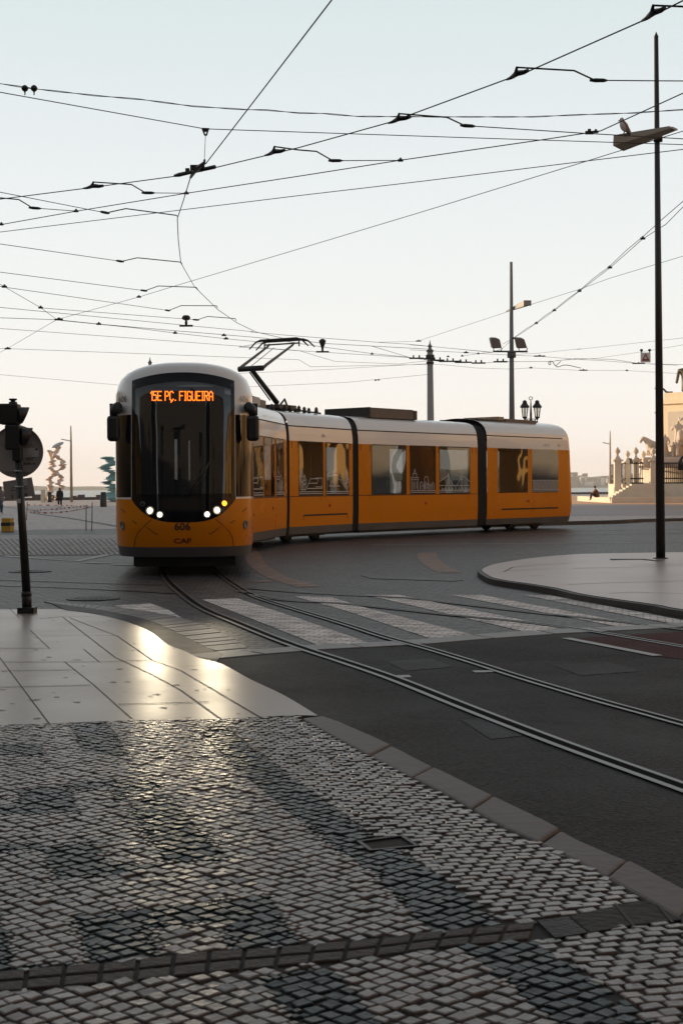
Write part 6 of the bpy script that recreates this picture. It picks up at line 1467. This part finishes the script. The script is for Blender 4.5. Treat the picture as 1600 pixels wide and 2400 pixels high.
def statue_man(x, y, z, hgt, turn, mat, lean=0, name='stone_figure'):
    k = hgt / 1.8; ca, sa = math.cos(turn), math.sin(turn)
    def p(u, v, w, r_): return (x + k * (ca * u - sa * v) + lean * w * k, y + k * (sa * u + ca * v), z + w * k, r_ * k)
    J_ = [p(0, 0, .95, .17), p(0, 0, 1.25, .17), p(0, .02, 1.45, .15), p(0, .03, 1.57, .06), p(0, .06, 1.72, .11), p(-.22, 0, 1.44, .08), p(-.36, .15, 1.25, .065), p(-.3, .35, 1.4, .05), p(.22, 0, 1.44, .08), p(.38, .05, 1.2, .065), p(.42, .25, 1.05, .05), p(-.12, 0, .5, .15), p(-.14, .02, .03, .16), p(.12, .1, .5, .14), p(.14, .05, .03, .15)]
    return skin_body(name, J_, [(0, 1), (1, 2), (2, 3), (3, 4), (2, 5), (5, 6), (6, 7), (2, 8), (8, 9), (9, 10), (0, 11), (11, 12), (0, 13), (13, 14)], mat, mon)
def statue_beast(x, y, z, L_, turn, mat, name='stone_beast', rear=0.0, trunk=False):
    k = L_; ca, sa = math.cos(turn), math.sin(turn)
    def p(u, v, w, r_): w2 = w + rear * max(0, u + .3); return (x + k * (ca * u - sa * v), y + k * (sa * u + ca * v), z + w2 * k, r_ * k)
    J_ = [p(0, 0, .62, .19), p(.35, 0, .66, .18), p(-.35, 0, .64, .19), p(.52, 0, .80, .14), p(.66, 0, .84 if name == 'stone_beast' else 1.0, .13 if name == 'stone_beast' else .09), p(.80, 0, .55 if name == 'stone_beast' else .92, .06), p(.36, .13, .36, .075), p(.38, .13, .02, .06), p(.36, -.13, .36, .075), p(.42, -.13, .02, .06), p(-.36, .13, .36, .09), p(-.40, .13, .02, .06), p(-.36, -.13, .36, .09), p(-.40, -.13, .02, .06), p(-.55, 0, .62, .05), p(-.62, 0, .25, .04)]
    E_ = [(0, 1), (0, 2), (1, 3), (3, 4), (4, 5), (1, 6), (6, 7), (1, 8), (8, 9), (2, 10), (10, 11), (2, 12), (12, 13), (2, 14), (14, 15)]
    return skin_body(name, J_, E_, mat, mon)
GRP = pmat('weathered_figure_stone', (.56, .48, .41), .8, var=.2, scale=1.5, bump=.3, bscale=5)
zg = z_pl + 3.2
mb = MB(); mb.box((XM(1560), 124.0, zg - .25), (5.2, 3.2, .9)); mb.box((XM(1596), 124.5, zg + .3), (4.4, 2.6, .8), taper=.8); mb.build('group_base', GRP, mon, bevel=.15)
statue_beast(XM(1528), 123.6, zg, 1.75, math.pi, GRP, rear=.25)
statue_man(XM(1547), 123.2, zg, 2.3, .4, GRP); statue_man(XM(1519), 123, zg - .3, 1.5, 2.4, GRP, -.2)
statue_beast(XM(1588), 123.4, zg + .2, 2.5, -1.9, GRP); statue_man(XM(1583), 124.2, zg + .5, 3.0, -.3, GRP); statue_man(XM(1605), 124.0, zg + 1.2, 3.2, .5, GRP); statue_man(XM(1562), 123.0, zg - .1, 1.7, 1.3, GRP, .1); statue_man(XM(1600), 122.6, zg - .3, 1.4, -1.0, GRP)
BRONZE = pmat('green_bronze', (.10, .085, .06), .55, metal=.4, var=.4, scale=1.2)
hb_ = statue_beast(XM(1664), yc, zp1 + 1.05, 3.3, 0.0, BRONZE, 'bronze_horse')
statue_man(XM(1664), yc, zp1 + 2.2, 3.0, 0, BRONZE, 0, 'bronze_rider')
mb = MB(); mb.tube(smooth_line([Vector((XM(1571), yc, zp1 + 1.35)), Vector((XM(1578), yc, zp1 + 1.4)), Vector((XM(1586), yc, zp1 + 1.12)), Vector((XM(1600), yc, zp1 + 1.1))], 5), .09, n=8); mb.build('bronze_serpent', BRONZE, mon)
# pigeons on the railing
def pigeon(p, label, tilt=0):
    t = thing('pigeon', label, 'bird', p, 'pigeons on the monument railing'); c = p + Vector((0, 0, .16)); mb = MB(); Mr = Matrix.Rotation(R(35 + tilt), 3, 'Y')
    mb.ell(c, (.10, .09, .20), Mr, n=12, m=8); mb.ell(c + Vector((-.14, 0, .16)), (.06, .055, .065), n=10, m=6); mb.tube([c + Vector((-.08, 0, .08)), c + Vector((-.14, 0, .15))], [.07, .05], n=8); mb.tube([c + Vector((.08, 0, -.1)), c + Vector((.2, 0, -.2))], [.06, .03], n=8)
    mb.build('body', pmat('dark_pigeon', (.03, .03, .035), .7), t)
    mb = MB(); mb.tube([p, p + Vector((-.01, 0, .08))], .02, n=5); mb.tube([p + Vector((.04, .04, 0)), p + Vector((.03, .04, .08))], .02, n=5); mb.build('leg', pmat('pigeon_leg', (.2, .08, .06), .6), t)
pigeon(Vector((XM(1456), 121.05, zr1 + .0)), 'dark pigeon next to the leftmost pier on the monument railing', -25); pigeon(Vector((XM(1477), 121.15, zr1)), 'plump dark pigeon on the railing between the two front piers', 20)
# man sitting on the platform edge
a = Vector((XM(1395, 118), 118.0, z_pl)); t = thing('person', 'person in brown jacket sitting hunched on the monument step', 'person', a)
def q_(u, v, w_, r_): return (a.x + u, a.y + v, a.z + w_, r_)
skin_body('body', [q_(.1, 0, .15, .15), q_(.08, 0, .42, .15), q_(0, 0, .62, .12), q_(-.04, 0, .70, .05), q_(-.08, 0, .84, .10), q_(-.05, -.18, .60, .06), q_(-.2, -.22, .35, .05), q_(-.35, -.1, .34, .045), q_(-.05, .18, .60, .06), q_(-.2, .22, .35, .05), q_(-.35, .1, .34, .045), q_(-.35, -.1, .28, .085), q_(-.42, -.1, -.18, .055), q_(-.55, -.1, -.2, .045), q_(-.35, .1, .28, .085), q_(-.42, .1, -.18, .055), q_(-.55, .1, -.2, .045)], [(0, 1), (1, 2), (2, 3), (3, 4), (2, 5), (5, 6), (6, 7), (2, 8), (8, 9), (9, 10), (0, 11), (11, 12), (12, 13), (0, 14), (14, 15), (15, 16)], SKIN, t)
mb = MB(); rows = []
for z, cx_, rx, ry in ((.0, .10, .22, .26), (.3, .09, .22, .26), (.55, .02, .18, .24), (.68, -.03, .09, .11)): rows.append([mb.vert((a.x + cx_ + rx * math.cos(u), a.y + ry * math.sin(u), a.z + z)) for u in [2 * math.pi * i / 14 for i in range(14)]])
for u, v in zip(rows[:-1], rows[1:]): mb.bridge(u, v)
for s_ in (-1, 1): mb.tube([Vector(q_(0, s_ * .2, .6, 0)[:3]), Vector(q_(-.2, s_ * .24, .36, 0)[:3]), Vector(q_(-.34, s_ * .11, .35, 0)[:3])], [.09, .08, .065], n=8)
mb.build('jacket', BROWNJ, t)
mb = MB()
for s_ in (-.1, .1): mb.tube([Vector(q_(.05, s_, .12, 0)[:3]), Vector(q_(-.36, s_, .30, 0)[:3]), Vector(q_(-.42, s_, -.1, 0)[:3])], [.13, .10, .075], n=8)
mb.build('trousers', COAT, t)
mb = MB(); mb.ell(Vector(q_(-.06, 0, .88, 0)[:3]), (.115, .11, .10)); mb.build('hair', HAIR, t)
# hooked lamp at the right edge
yh = 60.0; t = thing('hooked_lamp', 'black hooked lamp hanging at the right edge before the monument', 'lamp', Vector((XM(1606, yh), yh, 0)))
DH = lambda x, y: Dp(CM(x, y), yh)
mb = MB(); c = DH(1640, 640); mb.tube([Vector((c.x, yh, 0)), c], .05, n=10); mb.tube(smooth_line([c, DH(1590, 605), DH(1535, 640), DH(1510, 700)], 5), .055, n=10); mb.build('hook_arm', BLACK, t)
mb = MB(); p0, p1 = DH(1513, 680), DH(1513, 885); mb.tube([p0, p0.lerp(p1, .2), p1], [.06, .11, .12], n=12); mb.build('lamp_head', BLACK, t)

# ---------------------------------------------------------------- arcaded palace wings round the square (outside the frame; heights, greys and gaps shaped for shade and reflections)
YEL = pmat('yellow_palace_wall', (.66, .41, .15), .8, var=.1, scale=.3); PST = pmat('palace_stone', (.42, .38, .32), .8, var=.1); DWN = pmat('dark_palace_window', (.03, .035, .04), .15); ROOF = pmat('clay_roof', (.26, .10, .05), .85)
GYW = pmat('darkened_palace_wall', (.19, .18, .18), .85, var=.1, scale=.3)  # dark grey instead of yellow, to deepen reflections in the windscreen
def wing(label, A_, B_, dep, hgt, wallm=None):
    A_, B_ = Vector((*A_, 0)), Vector((*B_, 0)); d = (B_ - A_); L_ = d.length; ex = d.normalized(); ey = Vector((-ex.y, ex.x, 0))   # ey points into the building
    Mw = Matrix((ex, ey, Vector((0, 0, 1)))).transposed(); P_ = lambda x, y, z: A_ + ex * x + ey * y + Vector((0, 0, z))
    t = thing('palace_wing', label, 'building', A_ + d * .5); mb = MB(); nb = max(2, int(L_ / 7)); bw = L_ / nb
    mb.box(P_(L_ / 2, dep / 2, (6.2 + hgt) / 2), (L_, dep, hgt - 6.2), Mw, 0); mb.box(P_(L_ / 2, dep / 2 + 2.2, 3.1), (L_, dep - 4.4, 6.2), Mw, 0)
    for i in range(nb + 1): mb.box(P_(min(max(i * bw, .9), L_ - .9), .75, 3.1), (1.8, 1.5, 6.2), Mw, 1)
    for i in range(nb):
        x0 = i * bw + .9; w2 = bw - 1.8; pts = [P_(x0, .0, 6.2)] + [P_(x0 + w2 / 2 - w2 / 2 * math.cos(a), 0, 4.0 + 1.9 * math.sin(a)) for a in [j * math.pi / 10 for j in range(11)]] + [P_(x0 + w2, 0, 6.2)]
        mb.poly(pts, 0)
        for z, hh in ((8.9, 2.6), (13.1, 2.2)):
            if z + hh / 2 < hgt - .6:
                mb.box(P_((i + .5) * bw, -.02, z), (1.5, .12, hh), Mw, 2); mb.box(P_((i + .5) * bw, -.04, z - hh / 2 - .12), (2.2, .3, .24), Mw, 1); mb.box(P_((i + .5) * bw, -.04, z + hh / 2 + .12), (2.2, .3, .24), Mw, 1)
    mb.box(P_(L_ / 2, -.1, 6.45), (L_, .35, .4), Mw, 1); mb.box(P_(L_ / 2, -.15, hgt - .2), (L_ + .4, .7, .5), Mw, 1); mb.build('wall', [wallm or YEL, wallm or PST, DWN], t)
    mb = MB(); v = [mb.vert(q) for q in (P_(-.3, -.4, hgt + .06), P_(L_ + .3, -.4, hgt + .06), P_(L_ + .3, dep + .4, hgt + .06), P_(-.3, dep + .4, hgt + .06), P_(3, dep / 2, hgt + 3.4), P_(L_ - 3, dep / 2, hgt + 3.4))]
    for f in ((0, 1, 5, 4), (2, 3, 4, 5), (1, 2, 5), (3, 0, 4), (3, 2, 1, 0)): mb.face([v[i] for i in f])
    mb.build('roof', ROOF, t)
wing('yellow arcaded palace wing along the left side of the street', (-48, -55), (-48, 128), 16, 15.5)
wing('unseen palace wing behind the viewer to the right, tall and grey for darker reflections', (40, -9), (14, -9), 14, 27, GYW)
wing('unseen palace block straight behind the viewer, tall and grey for darker reflections', (9, -9), (-13, -9), 14, 27, GYW)
wing('unseen palace wing behind the viewer to the left, tall and grey for darker reflections', (-19, -9), (-44, -9), 14, 27, GYW)
wing('yellow arcaded palace wing at the right near the street', (42, 49.4), (42, -5), 16, 15.5)
wing('yellow arcaded palace wing at the right far side of the square', (42, 148), (42, 52.6), 16, 15.5)  # right wings set close for warm bounce, gap placed for window reflections
